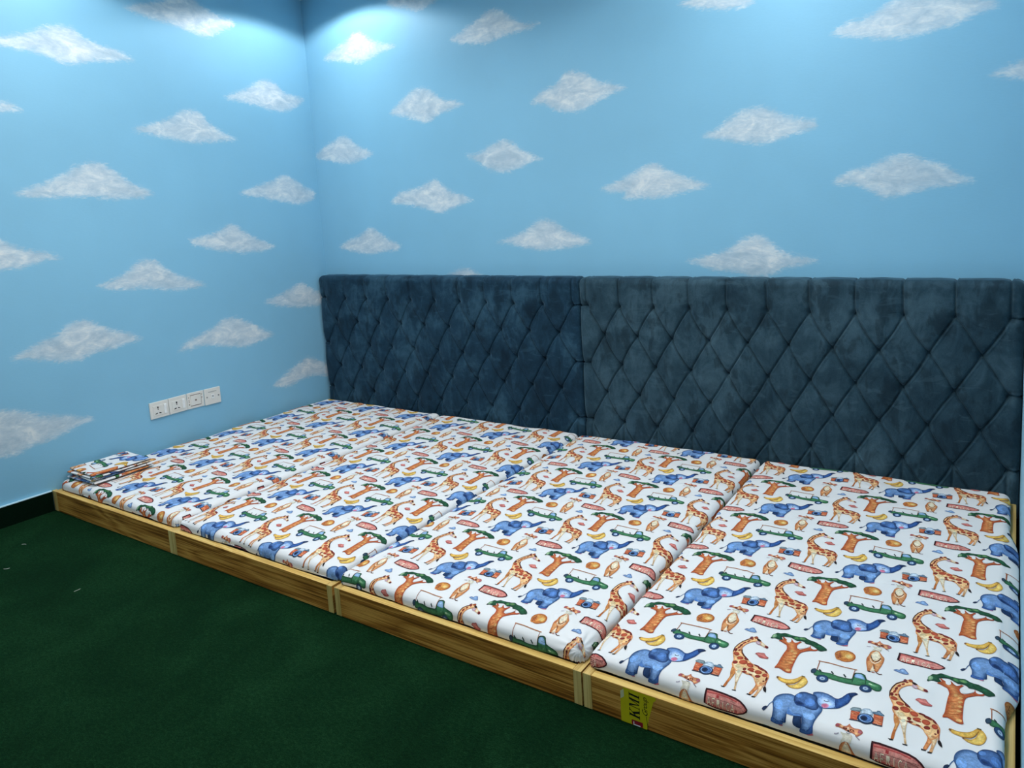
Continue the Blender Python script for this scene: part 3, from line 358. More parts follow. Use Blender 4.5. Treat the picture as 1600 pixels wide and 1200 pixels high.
([-0.0343,-0.3282,-0.0345,-0.3403,-0.0377,-0.3518,-0.0437,-0.3618,-0.0519,-0.3695,-0.0617,-0.3743,-0.0724,-0.3759,-0.0830,-0.3740,-0.0928,-0.3688,-0.1009,-0.3608,-0.1068,-0.3505,-0.1098,-0.3388,-0.1097,-0.3266,-0.1066,-0.3149,-0.1006,-0.3047,-0.0923,-0.2969,-0.0823,-0.2920,-0.0714,-0.2905,-0.0607,-0.2926,-0.0509,-0.2979,-0.0428,-0.3061,-0.0371,-0.3165],(52,84,124),(32,52,84),5,1),
([-0.0549,-0.3299,-0.0551,-0.3369,-0.0574,-0.3433,-0.0615,-0.3484,-0.0669,-0.3516,-0.0729,-0.3524,-0.0788,-0.3508,-0.0839,-0.3471,-0.0877,-0.3415,-0.0895,-0.3348,-0.0893,-0.3278,-0.0870,-0.3213,-0.0829,-0.3162,-0.0775,-0.3130,-0.0715,-0.3122,-0.0655,-0.3138,-0.0604,-0.3176,-0.0567,-0.3232],(206,220,236),(150,180,214),3,1),
([-0.0665,-0.3321,-0.0666,-0.3345,-0.0676,-0.3368,-0.0692,-0.3386,-0.0713,-0.3398,-0.0737,-0.3401,-0.0760,-0.3396,-0.0780,-0.3383,-0.0794,-0.3363,-0.0801,-0.3340,-0.0800,-0.3315,-0.0791,-0.3292,-0.0774,-0.3274,-0.0753,-0.3262,-0.0729,-0.3259,-0.0706,-0.3264,-0.0686,-0.3277,-0.0672,-0.3297],(110,140,180),(110,140,180),4,1),
([0.2257,-0.3221,0.2250,-0.3338,0.2215,-0.3450,0.2155,-0.3547,0.2074,-0.3622,0.1980,-0.3669,0.1878,-0.3684,0.1779,-0.3666,0.1689,-0.3615,0.1615,-0.3537,0.1565,-0.3437,0.1541,-0.3323,0.1547,-0.3205,0.1581,-0.3091,0.1642,-0.2992,0.1724,-0.2916,0.1820,-0.2869,0.1923,-0.2854,0.2023,-0.2874,0.2114,-0.2926,0.2186,-0.3006,0.2235,-0.3107],(52,84,124),(32,52,84),5,1),
([0.2063,-0.3237,0.2057,-0.3305,0.2033,-0.3368,0.1992,-0.3417,0.1940,-0.3448,0.1883,-0.3456,0.1828,-0.3441,0.1781,-0.3404,0.1748,-0.3349,0.1734,-0.3284,0.1739,-0.3216,0.1763,-0.3153,0.1804,-0.3104,0.1856,-0.3073,0.1913,-0.3065,0.1969,-0.3080,0.2016,-0.3118,0.2048,-0.3172],(206,220,236),(150,180,214),3,1),
([0.1952,-0.3258,0.1949,-0.3282,0.1940,-0.3304,0.1924,-0.3322,0.1903,-0.3333,0.1881,-0.3336,0.1859,-0.3331,0.1841,-0.3318,0.1828,-0.3299,0.1823,-0.3276,0.1825,-0.3252,0.1834,-0.3230,0.1851,-0.3212,0.1871,-0.3201,0.1894,-0.3198,0.1915,-0.3203,0.1934,-0.3216,0.1946,-0.3235],(110,140,180),(110,140,180),4,1),
([0.1529,-0.5769,0.2057,-0.5700,0.2021,-0.6166,0.2018,-0.6606,0.1657,-0.6664],(214,122,80),(184,84,54),5,0),
([0.2793,-0.5579,0.3326,-0.5548,0.3390,-0.6383,0.2875,-0.6472],(214,122,80),(184,84,54),5,0),
([0.1581,-0.6007,0.1693,-0.6049,0.1789,-0.6004,0.1779,-0.5948,0.1691,-0.5991,0.1586,-0.5951],(240,176,132),(240,176,132),2,0),
([0.1595,-0.6328,0.1706,-0.6368,0.1801,-0.6324,0.1792,-0.6269,0.1704,-0.6311,0.1599,-0.6272],(176,72,48),(176,72,48),2,0),
([0.1733,-0.6013,0.1845,-0.6055,0.1940,-0.6010,0.1931,-0.5954,0.1843,-0.5997,0.1738,-0.5957],(176,72,48),(176,72,48),2,0),
([0.1746,-0.6333,0.1857,-0.6374,0.1952,-0.6329,0.1943,-0.6274,0.1855,-0.6317,0.1751,-0.6278],(176,72,48),(176,72,48),2,0),
([0.1689,-0.6551,0.1800,-0.6591,0.1895,-0.6547,0.1885,-0.6492,0.1798,-0.6535,0.1694,-0.6496],(176,72,48),(176,72,48),2,0),
([0.2864,-0.5824,0.2972,-0.5865,0.3066,-0.5821,0.3058,-0.5766,0.2972,-0.5808,0.2870,-0.5768],(176,72,48),(176,72,48),2,0),
([0.3049,-0.5901,0.3156,-0.5942,0.3249,-0.5898,0.3242,-0.5843,0.3155,-0.5885,0.3054,-0.5845],(176,72,48),(176,72,48),2,0),
([0.2915,-0.6116,0.3022,-0.6156,0.3115,-0.6112,0.3108,-0.6058,0.3021,-0.6100,0.2920,-0.6061],(240,176,132),(240,176,132),2,0),
([0.3120,-0.6179,0.3226,-0.6219,0.3319,-0.6175,0.3312,-0.6121,0.3226,-0.6163,0.3126,-0.6124],(240,176,132),(240,176,132),2,0),
([0.2906,-0.6348,0.3013,-0.6388,0.3106,-0.6344,0.3099,-0.6290,0.3013,-0.6332,0.2912,-0.6293],(240,176,132),(240,176,132),2,0),
([0.3111,-0.6410,0.3217,-0.6449,0.3309,-0.6405,0.3302,-0.6352,0.3216,-0.6393,0.3116,-0.6355],(240,176,132),(240,176,132),2,0),
([0.1807,-0.5876,0.1919,-0.5918,0.2014,-0.5873,0.2005,-0.5818,0.1917,-0.5860,0.1812,-0.5820],(176,72,48),(176,72,48),2,0),
([0.1616,-0.6737,0.1871,-0.6708,0.2061,-0.6675,0.2334,-0.6697,0.2335,-0.6603,0.2058,-0.6580,0.1865,-0.6614,0.1610,-0.6642],(60,62,76),(60,62,76),2,0),
([0.2847,-0.6558,0.3110,-0.6540,0.3402,-0.6487,0.3397,-0.6393,0.3106,-0.6446,0.2844,-0.6464],(60,62,76),(60,62,76),2,0),
([0.1453,-0.5645,0.1569,-0.5395,0.1763,-0.5346,0.1984,-0.5314,0.2108,-0.5505,0.2004,-0.5684,0.1825,-0.5669,0.1566,-0.5762],(150,166,172),(96,116,120),4,1),
([0.2640,-0.5410,0.2902,-0.5282,0.2931,-0.5161,0.3073,-0.5126,0.3145,-0.5235,0.3368,-0.5431,0.3162,-0.5514,0.2700,-0.5540],(124,150,172),(76,98,116),4,1),
([0.2097,-0.5511,0.2185,-0.5308,0.2493,-0.5211,0.2688,-0.5405,0.2748,-0.5745,0.2595,-0.5787,0.2101,-0.5933],(206,220,232),(128,152,172),5,1),
([0.2899,-0.6204,0.2889,-0.6334,0.2848,-0.6458,0.2781,-0.6568,0.2690,-0.6656,0.2584,-0.6717,0.2468,-0.6747,0.2350,-0.6743,0.2238,-0.6706,0.2139,-0.6638,0.2061,-0.6544,0.2009,-0.6429,0.1986,-0.6301,0.1995,-0.6170,0.2035,-0.6043,0.2103,-0.5931,0.2194,-0.5841,0.2303,-0.5778,0.2422,-0.5749,0.2542,-0.5754,0.2655,-0.5794,0.2753,-0.5864,0.2829,-0.5961,0.2879,-0.6077],(44,66,100),(28,44,72),4,1),
([0.2810,-0.6181,0.2802,-0.6285,0.2770,-0.6385,0.2715,-0.6473,0.2643,-0.6544,0.2558,-0.6593,0.2464,-0.6616,0.2370,-0.6613,0.2280,-0.6583,0.2201,-0.6529,0.2139,-0.6453,0.2098,-0.6361,0.2080,-0.6258,0.2087,-0.6153,0.2119,-0.6052,0.2173,-0.5962,0.2246,-0.5890,0.2333,-0.5841,0.2428,-0.5817,0.2524,-0.5821,0.2614,-0.5853,0.2692,-0.5909,0.2754,-0.5986,0.2794,-0.6079],(160,190,226),(120,156,200),3,1),
([0.2759,-0.6182,0.2750,-0.6276,0.2718,-0.6365,0.2665,-0.6441,0.2594,-0.6500,0.2513,-0.6535,0.2427,-0.6544,0.2343,-0.6527,0.2268,-0.6484,0.2207,-0.6420,0.2167,-0.6339,0.2150,-0.6247,0.2158,-0.6152,0.2189,-0.6062,0.2243,-0.5985,0.2314,-0.5926,0.2397,-0.5890,0.2484,-0.5881,0.2569,-0.5900,0.2644,-0.5943,0.2703,-0.6009,0.2743,-0.6091],(92,136,196),(60,98,156),5,1),
([0.2561,-0.6235,0.2552,-0.6322,0.2521,-0.6401,0.2470,-0.6463,0.2406,-0.6499,0.2336,-0.6507,0.2269,-0.6484,0.2213,-0.6434,0.2174,-0.6363,0.2157,-0.6278,0.2165,-0.6190,0.2197,-0.6110,0.2248,-0.6048,0.2313,-0.6011,0.2383,-0.6004,0.2450,-0.6027,0.2507,-0.6078,0.2545,-0.6150],(26,36,56),(44,70,110),5,1),
([0.3070,0.2119,0.3460,0.2171,0.4295,0.2160,0.5024,0.2104,0.5392,0.2001,0.5719,0.1801,0.5914,0.1597,0.5885,0.1414,0.5662,0.1211,0.5286,0.1022,0.4679,0.0980,0.3963,0.0983,0.3422,0.1039,0.3063,0.1151],(70,30,36),(60,26,32),3,0),
([0.3197,0.2012,0.3478,0.2041,0.4261,0.2040,0.4990,0.1980,0.5357,0.1888,0.5671,0.1697,0.5838,0.1538,0.5652,0.1306,0.5275,0.1122,0.4668,0.1076,0.3949,0.1084,0.3422,0.1128,0.3195,0.1173],(222,150,138),(206,110,104),3,0),
([0.3205,0.1844,0.3836,0.1902,0.4562,0.1907,0.5170,0.1809,0.5173,0.1890,0.4563,0.1988,0.3834,0.1984,0.3201,0.1926],(190,84,80),(190,84,80),2,0),
([0.3256,0.1143,0.3598,0.1138,0.3940,0.1114,0.4326,0.1101,0.4327,0.1175,0.3940,0.1188,0.3598,0.1213,0.3255,0.1218],(196,92,88),(196,92,88),2,0),
([0.3853,0.1723,0.4024,0.1714,0.4025,0.1887,0.3853,0.1896],(186,66,68),(186,66,68),2,0),
([0.5095,0.1145,0.5260,0.1138,0.5264,0.1335,0.5099,0.1342],(190,90,86),(190,90,86),2,0),
([0.4958,0.1601,0.5555,0.1531,0.5557,0.1580,0.4960,0.1651],(176,96,92),(176,96,92),2,0),
([0.3341,0.1078,0.3398,0.1548,0.3517,0.1071,0.3552,0.1112,0.3396,0.1634,0.3303,0.1107],(120,60,60),(120,60,60),2,0),
([0.3328,0.1105,0.3386,0.1578,0.3508,0.1099,0.3539,0.1135,0.3385,0.1655,0.3294,0.1130],(248,232,206),(248,232,206),2,0),
([0.3352,0.1223,0.3485,0.1223,0.3483,0.1308,0.3350,0.1309],(120,60,60),(120,60,60),2,0),
([0.3340,0.1253,0.3474,0.1253,0.3472,0.1328,0.3339,0.1329],(248,232,206),(248,232,206),2,0),
([0.3680,0.1095,0.3648,0.1565,0.3804,0.1544,0.3803,0.1631,0.3613,0.1612,0.3641,0.1087],(120,60,60),(120,60,60),2,0),
([0.3667,0.1120,0.3635,0.1594,0.3793,0.1575,0.3792,0.1651,0.3605,0.1635,0.3632,0.1113],(248,232,206),(248,232,206),2,0),
([0.3646,0.1296,0.3778,0.1296,0.3777,0.1381,0.3645,0.1382],(120,60,60),(120,60,60),2,0),
([0.3635,0.1327,0.3768,0.1326,0.3767,0.1401,0.3634,0.1402],(248,232,206),(248,232,206),2,0),
([0.3989,0.1095,0.3960,0.1565,0.4082,0.1521,0.4089,0.1437,0.4081,0.1377,0.3956,0.1370,0.3958,0.1285,0.4094,0.1296,0.4129,0.1434,0.4097,0.1600,0.3925,0.1608,0.3950,0.1087],(120,60,60),(120,60,60),2,0),
([0.3977,0.1119,0.3948,0.1593,0.4072,0.1551,0.4081,0.1462,0.4072,0.1398,0.3945,0.1390,0.3947,0.1315,0.4083,0.1326,0.4116,0.1460,0.4085,0.1621,0.3917,0.1631,0.3942,0.1112],(248,232,206),(248,232,206),2,0),
([0.4009,0.1297,0.4126,0.1060,0.4153,0.1121,0.4036,0.1358],(120,60,60),(120,60,60),2,0),
([0.4000,0.1325,0.4118,0.1088,0.4141,0.1142,0.4024,0.1380],(248,232,206),(248,232,206),2,0),
([0.4312,0.1579,0.4336,0.1086,0.4375,0.1094,0.4351,0.1587],(120,60,60),(120,60,60),2,0),
([0.4304,0.1605,0.4328,0.1111,0.4362,0.1118,0.4339,0.1612],(248,232,206),(248,232,206),2,0),
([0.4739,0.1561,0.4647,0.1622,0.4555,0.1450,0.4565,0.1213,0.4668,0.1048,0.4754,0.1108,0.4741,0.1187,0.4678,0.1130,0.4598,0.1259,0.4591,0.1416,0.4657,0.1539,0.4726,0.1481],(120,60,60),(120,60,60),2,0),
([0.4728,0.1582,0.4638,0.1643,0.4546,0.1473,0.4556,0.1241,0.4659,0.1078,0.4744,0.1137,0.4732,0.1207,0.4667,0.1150,0.4586,0.1281,0.4578,0.1443,0.4646,0.1570,0.4717,0.1510],(248,232,206),(248,232,206),2,0),
([0.4878,0.1074,0.4944,0.1536,0.5048,0.1068,0.5082,0.1108,0.4945,0.1621,0.4842,0.1103],(120,60,60),(120,60,60),2,0),
([0.4866,0.1101,0.4934,0.1566,0.5040,0.1095,0.5071,0.1131,0.4935,0.1641,0.4834,0.1126],(248,232,206),(248,232,206),2,0),
([0.4892,0.1217,0.5020,0.1217,0.5021,0.1301,0.4892,0.1301],(120,60,60),(120,60,60),2,0),
([0.4882,0.1247,0.5010,0.1246,0.5011,0.1321,0.4882,0.1321],(248,232,206),(248,232,206),2,0),
([0.3058,-0.0195,0.3208,0.0016,0.3377,0.0011,0.3424,0.0180,0.3529,0.0291,0.3647,0.0307,0.3778,0.0139,0.3881,-0.0003,0.3978,-0.0158,0.3851,-0.0304,0.3617,-0.0328,0.3373,-0.0292,0.3174,-0.0245],(140,172,212),(78,106,156),4,1),
([0.3686,0.0017,0.3681,-0.0030,0.3663,-0.0074,0.3635,-0.0110,0.3598,-0.0133,0.3558,-0.0140,0.3520,-0.0131,0.3488,-0.0107,0.3466,-0.0070,0.3456,-0.0026,0.3460,0.0022,0.3478,0.0066,0.3507,0.0102,0.3544,0.0125,0.3583,0.0132,0.3622,0.0123,0.3654,0.0099,0.3676,0.0062],(176,204,232),(140,172,212),4,1),
([0.7428,-0.5054,0.7599,-0.5054,0.7861,-0.4933,0.8072,-0.4546,0.8169,-0.3954,0.8293,-0.3760,0.8477,-0.3977,0.8588,-0.4311,0.8500,-0.4821,0.8283,-0.5187,0.7956,-0.5308,0.7649,-0.5266],(240,206,108),(206,152,54),6,1),
([0.6718,-0.4663,0.6809,-0.4508,0.7006,-0.4564,0.7316,-0.4532,0.7648,-0.4359,0.7870,-0.4095,0.8085,-0.3718,0.8262,-0.3799,0.8144,-0.4104,0.8003,-0.4533,0.7816,-0.4775,0.7456,-0.4972,0.7180,-0.4967,0.6896,-0.4885],(242,200,96),(204,148,52),6,1),
([0.7392,-0.5052,0.7626,-0.4969,0.7857,-0.4813,0.8029,-0.4514,0.8188,-0.3963,0.8163,-0.3938,0.8006,-0.4482,0.7845,-0.4762,0.7622,-0.4911,0.7390,-0.4994],(160,112,40),(160,112,40),2,0),
([0.8400,-0.4511,0.8379,-0.4624,0.8346,-0.4720,0.8304,-0.4789,0.8258,-0.4823,0.8214,-0.4818,0.8176,-0.4774,0.8150,-0.4697,0.8139,-0.4595,0.8143,-0.4480,0.8164,-0.4367,0.8197,-0.4269,0.8239,-0.4199,0.8286,-0.4164,0.8330,-0.4170,0.8368,-0.4215,0.8394,-0.4294,0.8405,-0.4397],(248,220,136),(240,204,106),6,1),
([0.6835,-0.4647,0.6827,-0.4683,0.6812,-0.4714,0.6790,-0.4736,0.6765,-0.4746,0.6740,-0.4743,0.6717,-0.4727,0.6699,-0.4701,0.6689,-0.4667,0.6688,-0.4630,0.6696,-0.4593,0.6711,-0.4562,0.6733,-0.4540,0.6758,-0.4531,0.6783,-0.4534,0.6806,-0.4549,0.6823,-0.4576,0.6833,-0.4610],(130,90,54),(130,90,54),4,1),
([0.7529,-0.5086,0.7523,-0.5113,0.7512,-0.5135,0.7495,-0.5151,0.7476,-0.5159,0.7457,-0.5157,0.7440,-0.5145,0.7427,-0.5126,0.7420,-0.5101,0.7419,-0.5074,0.7425,-0.5047,0.7437,-0.5025,0.7454,-0.5009,0.7472,-0.5001,0.7492,-0.5003,0.7509,-0.5015,0.7522,-0.5034,0.7529,-0.5059],(130,90,54),(130,90,54),4,1),
([0.8054,-0.3668,0.8294,-0.3664,0.8279,-0.3809,0.8081,-0.3775],(104,92,50),(104,92,50),5,0),
([0.0668,0.0076,0.0666,-0.0083,0.0631,-0.0236,0.0565,-0.0377,0.0472,-0.0499,0.0357,-0.0595,0.0225,-0.0663,0.0081,-0.0697,-0.0066,-0.0697,-0.0209,-0.0662,-0.0342,-0.0593,-0.0458,-0.0495,-0.0552,-0.0371,-0.0617,-0.0227,-0.0651,-0.0071,-0.0652,0.0090,-0.0618,0.0246,-0.0553,0.0392,-0.0459,0.0517,-0.0341,0.0617,-0.0205,0.0685,-0.0058,0.0719,0.0092,0.0717,0.0238,0.0678,0.0371,0.0605,0.0486,0.0503,0.0577,0.0376,0.0638,0.0231],(222,160,82),(172,88,38),10,1),
([-0.0118,-0.0226,-0.0127,-0.0393,-0.0163,-0.0535,-0.0222,-0.0634,-0.0297,-0.0681,-0.0378,-0.0668,-0.0457,-0.0597,-0.0524,-0.0476,-0.0570,-0.0320,-0.0591,-0.0147,-0.0583,0.0022,-0.0548,0.0167,-0.0488,0.0269,-0.0413,0.0316,-0.0330,0.0301,-0.0250,0.0228,-0.0184,0.0105,-0.0138,-0.0053],(176,92,54),(206,134,68),10,1),
([0.0445,-0.0329,0.0435,-0.0401,0.0390,-0.0473,0.0314,-0.0538,0.0218,-0.0587,0.0112,-0.0614,0.0010,-0.0617,-0.0077,-0.0595,-0.0139,-0.0550,-0.0166,-0.0487,-0.0157,-0.0415,-0.0112,-0.0342,-0.0036,-0.0277,0.0061,-0.0228,0.0168,-0.0200,0.0270,-0.0198,0.0357,-0.0221,0.0418,-0.0267],(200,110,50),(210,140,70),8,1),
([0.0483,0.0067,0.0477,-0.0031,0.0442,-0.0121,0.0383,-0.0191,0.0306,-0.0233,0.0221,-0.0243,0.0138,-0.0219,0.0066,-0.0163,0.0015,-0.0083,-0.0010,0.0012,-0.0004,0.0111,0.0030,0.0202,0.0090,0.0273,0.0168,0.0316,0.0254,0.0325,0.0338,0.0300,0.0409,0.0243,0.0460,0.0162],(240,220,156),(228,178,96),9,1),
([-0.0470,-0.0087,-0.0470,-0.0106,-0.0476,-0.0124,-0.0485,-0.0138,-0.0499,-0.0146,-0.0514,-0.0149,-0.0528,-0.0145,-0.0541,-0.0136,-0.0551,-0.0121,-0.0556,-0.0103,-0.0555,-0.0084,-0.0550,-0.0067,-0.0540,-0.0053,-0.0527,-0.0044,-0.0512,-0.0041,-0.0497,-0.0045,-0.0484,-0.0055,-0.0475,-0.0070],(136,66,38),(136,66,38),4,1),
([-0.0310,-0.0429,-0.0310,-0.0448,-0.0316,-0.0465,-0.0326,-0.0479,-0.0339,-0.0488,-0.0354,-0.0491,-0.0368,-0.0487,-0.0381,-0.0477,-0.0390,-0.0463,-0.0395,-0.0445,-0.0395,-0.0427,-0.0389,-0.0409,-0.0379,-0.0396,-0.0366,-0.0387,-0.0351,-0.0384,-0.0337,-0.0388,-0.0324,-0.0397,-0.0315,-0.0412],(136,66,38),(136,66,38),4,1),
([-0.0239,-0.0029,-0.0239,-0.0048,-0.0245,-0.0066,-0.0255,-0.0080,-0.0268,-0.0088,-0.0283,-0.0091,-0.0297,-0.0087,-0.0310,-0.0078,-0.0320,-0.0063,-0.0324,-0.0045,-0.0324,-0.0026,-0.0319,-0.0009,-0.0309,0.0005,-0.0295,0.0014,-0.0281,0.0017,-0.0266,0.0013,-0.0253,0.0003,-0.0244,-0.0012],(136,66,38),(136,66,38),4,1),
([-0.0083,-0.0444,-0.0083,-0.0462,-0.0089,-0.0479,-0.0099,-0.0493,-0.0112,-0.0502,-0.0127,-0.0505,-0.0141,-0.0501,-0.0154,-0.0491,-0.0163,-0.0477,-0.0168,-0.0460,-0.0167,-0.0441,-0.0162,-0.0424,-0.0152,-0.0410,-0.0139,-0.0401,-0.0124,-0.0398,-0.0110,-0.0402,-0.0097,-0.0412,-0.0088,-0.0426],(186,116,52),(186,116,52),4,1),
([-0.0325,0.0213,-0.0325,0.0194,-0.0331,0.0177,-0.0341,0.0162,-0.0354,0.0154,-0.0369,0.0151,-0.0383,0.0155,-0.0396,0.0165,-0.0406,0.0179,-0.0411,0.0197,-0.0410,0.0216,-0.0405,0.0234,-0.0395,0.0248,-0.0382,0.0257,-0.0367,0.0260,-0.0352,0.0256,-0.0339,0.0246,-0.0330,0.0231],(136,66,38),(136,66,38),4,1),
([0.0097,-0.0484,0.0096,-0.0502,0.0091,-0.0520,0.0081,-0.0533,0.0068,-0.0542,0.0053,-0.0545,0.0039,-0.0541,0.0026,-0.0532,0.0017,-0.0517,0.0012,-0.0500,0.0013,-0.0481,0.0018,-0.0464,0.0028,-0.0450,0.0041,-0.0442,0.0056,-0.0439,0.0070,-0.0443,0.0083,-0.0452,0.0092,-0.0467],(186,116,52),(186,116,52),4,1),
([-0.0075,-0.0153,-0.0075,-0.0172,-0.0081,-0.0189,-0.0091,-0.0203,-0.0104,-0.0212,-0.0119,-0.0214,-0.0133,-0.0211,-0.0146,-0.0201,-0.0155,-0.0186,-0.0160,-0.0169,-0.0160,-0.0150,-0.0154,-0.0133,-0.0144,-0.0119,-0.0131,-0.0110,-0.0116,-0.0107,-0.0102,-0.0111,-0.0089,-0.0121,-0.0080,-0.0135],(186,116,52),(186,116,52),4,1),
([0.0274,-0.0348,0.0273,-0.0367,0.0268,-0.0384,0.0258,-0.0398,0.0245,-0.0406,0.0230,-0.0409,0.0216,-0.0405,0.0203,-0.0396,0.0194,-0.0381,0.0190,-0.0364,0.0190,-0.0345,0.0196,-0.0328,0.0206,-0.0314,0.0219,-0.0306,0.0233,-0.0303,0.0248,-0.0307,0.0260,-0.0316,0.0269,-0.0331],(186,116,52),(186,116,52),4,1),
([-0.0185,-0.0287,-0.0185,-0.0305,-0.0191,-0.0323,-0.0201,-0.0337,-0.0214,-0.0345,-0.0228,-0.0348,-0.0243,-0.0345,-0.0256,-0.0335,-0.0265,-0.0320,-0.0270,-0.0303,-0.0270,-0.0284,-0.0264,-0.0267,-0.0254,-0.0253,-0.0241,-0.0244,-0.0226,-0.0241,-0.0212,-0.0245,-0.0199,-0.0255,-0.0190,-0.0269],(136,66,38),(136,66,38),4,1),
([-0.0089,0.0419,-0.0090,0.0400,-0.0095,0.0382,-0.0105,0.0368,-0.0118,0.0359,-0.0133,0.0357,-0.0148,0.0361,-0.0161,0.0371,-0.0170,0.0385,-0.0175,0.0404,-0.0175,0.0422,-0.0169,0.0440,-0.0159,0.0454,-0.0146,0.0463,-0.0131,0.0466,-0.0116,0.0462,-0.0103,0.0452,-0.0094,0.0437],(186,116,52),(186,116,52),4,1),
([0.0295,0.0490,0.0294,0.0471,0.0288,0.0453,0.0278,0.0439,0.0265,0.0430,0.0250,0.0428,0.0236,0.0432,0.0223,0.0442,0.0214,0.0456,0.0209,0.0474,0.0210,0.0493,0.0215,0.0511,0.0225,0.0525,0.0239,0.0534,0.0253,0.0537,0.0268,0.0533,0.0281,0.0523,0.0290,0.0508],(186,116,52),(186,116,52),4,1),
([0.1052,0.1837,0.1172,0.1868,0.1298,0.1945,0.1284,0.2021,0.1161,0.1945,0.1043,0.1915],(176,168,178),(176,168,178),2,0),
([0.2179,0.2096,0.2299,0.2017,0.2450,0.1915,0.2458,0.1978,0.2307,0.2081,0.2186,0.2160],(150,140,150),(150,140,150),2,0),
([0.1352,0.2107,0.1521,0.2082,0.1790,0.2115,0.2016,0.2064,0.2011,0.1767,0.1938,0.1551,0.1543,0.1327,0.1447,0.1566,0.1534,0.1851],(222,216,200),(206,200,180),6,1),
([0.1394,0.1244,0.1371,0.0767,0.1323,0.0283,0.1391,-0.0240,0.1543,-0.0815,0.1638,-0.1167,0.1794,-0.1159,0.1843,-0.0698,0.1879,-0.0296,0.2050,-0.0986,0.2205,-0.0978,0.2250,-0.0630,0.2327,-0.0151,0.2369,0.0426,0.2334,0.0856,0.2173,0.1106,0.2002,0.1412,0.1846,0.1616,0.1655,0.1625,0.1490,0.1473],(222,160,104),(186,108,60),7,1),
([0.1728,0.1595,0.1907,0.1417,0.2072,0.0992,0.2105,0.0585,0.1846,0.0197,0.1649,0.0411,0.1509,0.0673,0.1546,0.1155],(242,230,204),(228,204,168),6,1),
([0.1818,-0.0330,0.1954,-0.0581,0.2018,-0.0950,0.1787,-0.1120,0.1796,-0.0726],(244,232,212),(232,200,160),4,1),
([0.1470,0.0847,0.1547,0.0507,0.1687,0.0229,0.1825,0.0098,0.1843,0.0193,0.1714,0.0313,0.1589,0.0564,0.1517,0.0884],(84,50,38),(84,50,38),2,0),
([0.1890,0.0088,0.2063,0.0249,0.2170,0.0724,0.2123,0.0775,0.2024,0.0323,0.1866,0.0185],(92,52,36),(92,52,36),2,0),
([0.1537,0.0274,0.1672,-0.0027,0.1901,-0.0131,0.2081,0.0114,0.2210,0.0469,0.2178,0.0520,0.2054,0.0173,0.1891,-0.0054,0.1688,0.0041,0.1565,0.0324],(246,232,208),(246,232,208),2,0),
([0.1833,-0.0243,0.1943,-0.0755,0.1989,-0.0720,0.1879,-0.0208],(88,48,34),(88,48,34),2,0),
([0.1509,0.0244,0.1512,0.0153,0.1505,0.0071,0.1488,0.0008,0.1465,-0.0028,0.1436,-0.0033,0.1407,-0.0007,0.1380,0.0048,0.1358,0.0124,0.1345,0.0214,0.1341,0.0305,0.1348,0.0388,0.1365,0.0451,0.1388,0.0488,0.1417,0.0493,0.1447,0.0466,0.1474,0.0411,0.1495,0.0333],(170,88,56),(190,110,66),5,1),
([0.2214,-0.0453,0.2208,-0.0540,0.2190,-0.0614,0.2162,-0.0666,0.2129,-0.0691,0.2094,-0.0685,0.2061,-0.0650,0.2035,-0.0588,0.2017,-0.0508,0.2011,-0.0419,0.2018,-0.0332,0.2036,-0.0257,0.2063,-0.0204,0.2097,-0.0179,0.2132,-0.0185,0.2165,-0.0222,0.2192,-0.0284,0.2209,-0.0364],(232,184,132),(220,160,104),5,1),
([0.1642,-0.1219,0.1737,-0.1238,0.1825,-0.1200,0.1810,-0.1091,0.1729,-0.1127,0.1644,-0.1109],(70,44,42),(70,44,42),2,0),
([0.1906,-0.1218,0.2078,-0.1157,0.2068,-0.1078,0.1897,-0.1138],(176,96,60),(176,96,60),2,0),
([0.2090,-0.1026,0.2210,-0.1177,0.2374,-0.1252,0.2516,-0.1173,0.2500,-0.1076,0.2370,-0.1152,0.2226,-0.1084,0.2114,-0.0941],(96,52,44),(96,52,44),2,0),
([0.0999,0.2453,0.1061,0.2653,0.1250,0.2685,0.1436,0.2577,0.1615,0.2665,0.1726,0.2910,0.1822,0.2745,0.2034,0.2623,0.2244,0.2680,0.2442,0.2631,0.2543,0.2450,0.2445,0.2264,0.2257,0.2082,0.2132,0.2188,0.1932,0.2242,0.1770,0.2234,0.1598,0.2275,0.1452,0.2325,0.1195,0.2368,0.1049,0.2329],(224,156,112),(180,96,72),5,1),
([0.1240,0.2531,0.1236,0.2491,0.1220,0.2454,0.1193,0.2423,0.1158,0.2404,0.1119,0.2397,0.1081,0.2405,0.1049,0.2425,0.1026,0.2456,0.1016,0.2494,0.1019,0.2535,0.1035,0.2572,0.1062,0.2603,0.1098,0.2622,0.1137,0.2629,0.1175,0.2621,0.1207,0.2600,0.1229,0.2569],(186,92,112),(160,80,92),4,1),
([0.2513,0.2460,0.2506,0.2414,0.2486,0.2374,0.2453,0.2344,0.2413,0.2329,0.2369,0.2330,0.2327,0.2347,0.2293,0.2378,0.2270,0.2419,0.2260,0.2465,0.2266,0.2512,0.2287,0.2552,0.2320,0.2581,0.2360,0.2597,0.2404,0.2596,0.2446,0.2578,0.2480,0.2547,0.2504,0.2506],(196,116,130),(168,90,96),4,1),
([0.1678,0.2414,0.1672,0.2381,0.1653,0.2353,0.1623,0.2332,0.1585,0.2321,0.1544,0.2322,0.1505,0.2334,0.1473,0.2356,0.1451,0.2386,0.1442,0.2419,0.1448,0.2452,0.1467,0.2481,0.1498,0.2501,0.1535,0.2512,0.1576,0.2511,0.1615,0.2499,0.1648,0.2477,0.1669,0.2447],(70,28,24),(120,56,36),3,1),
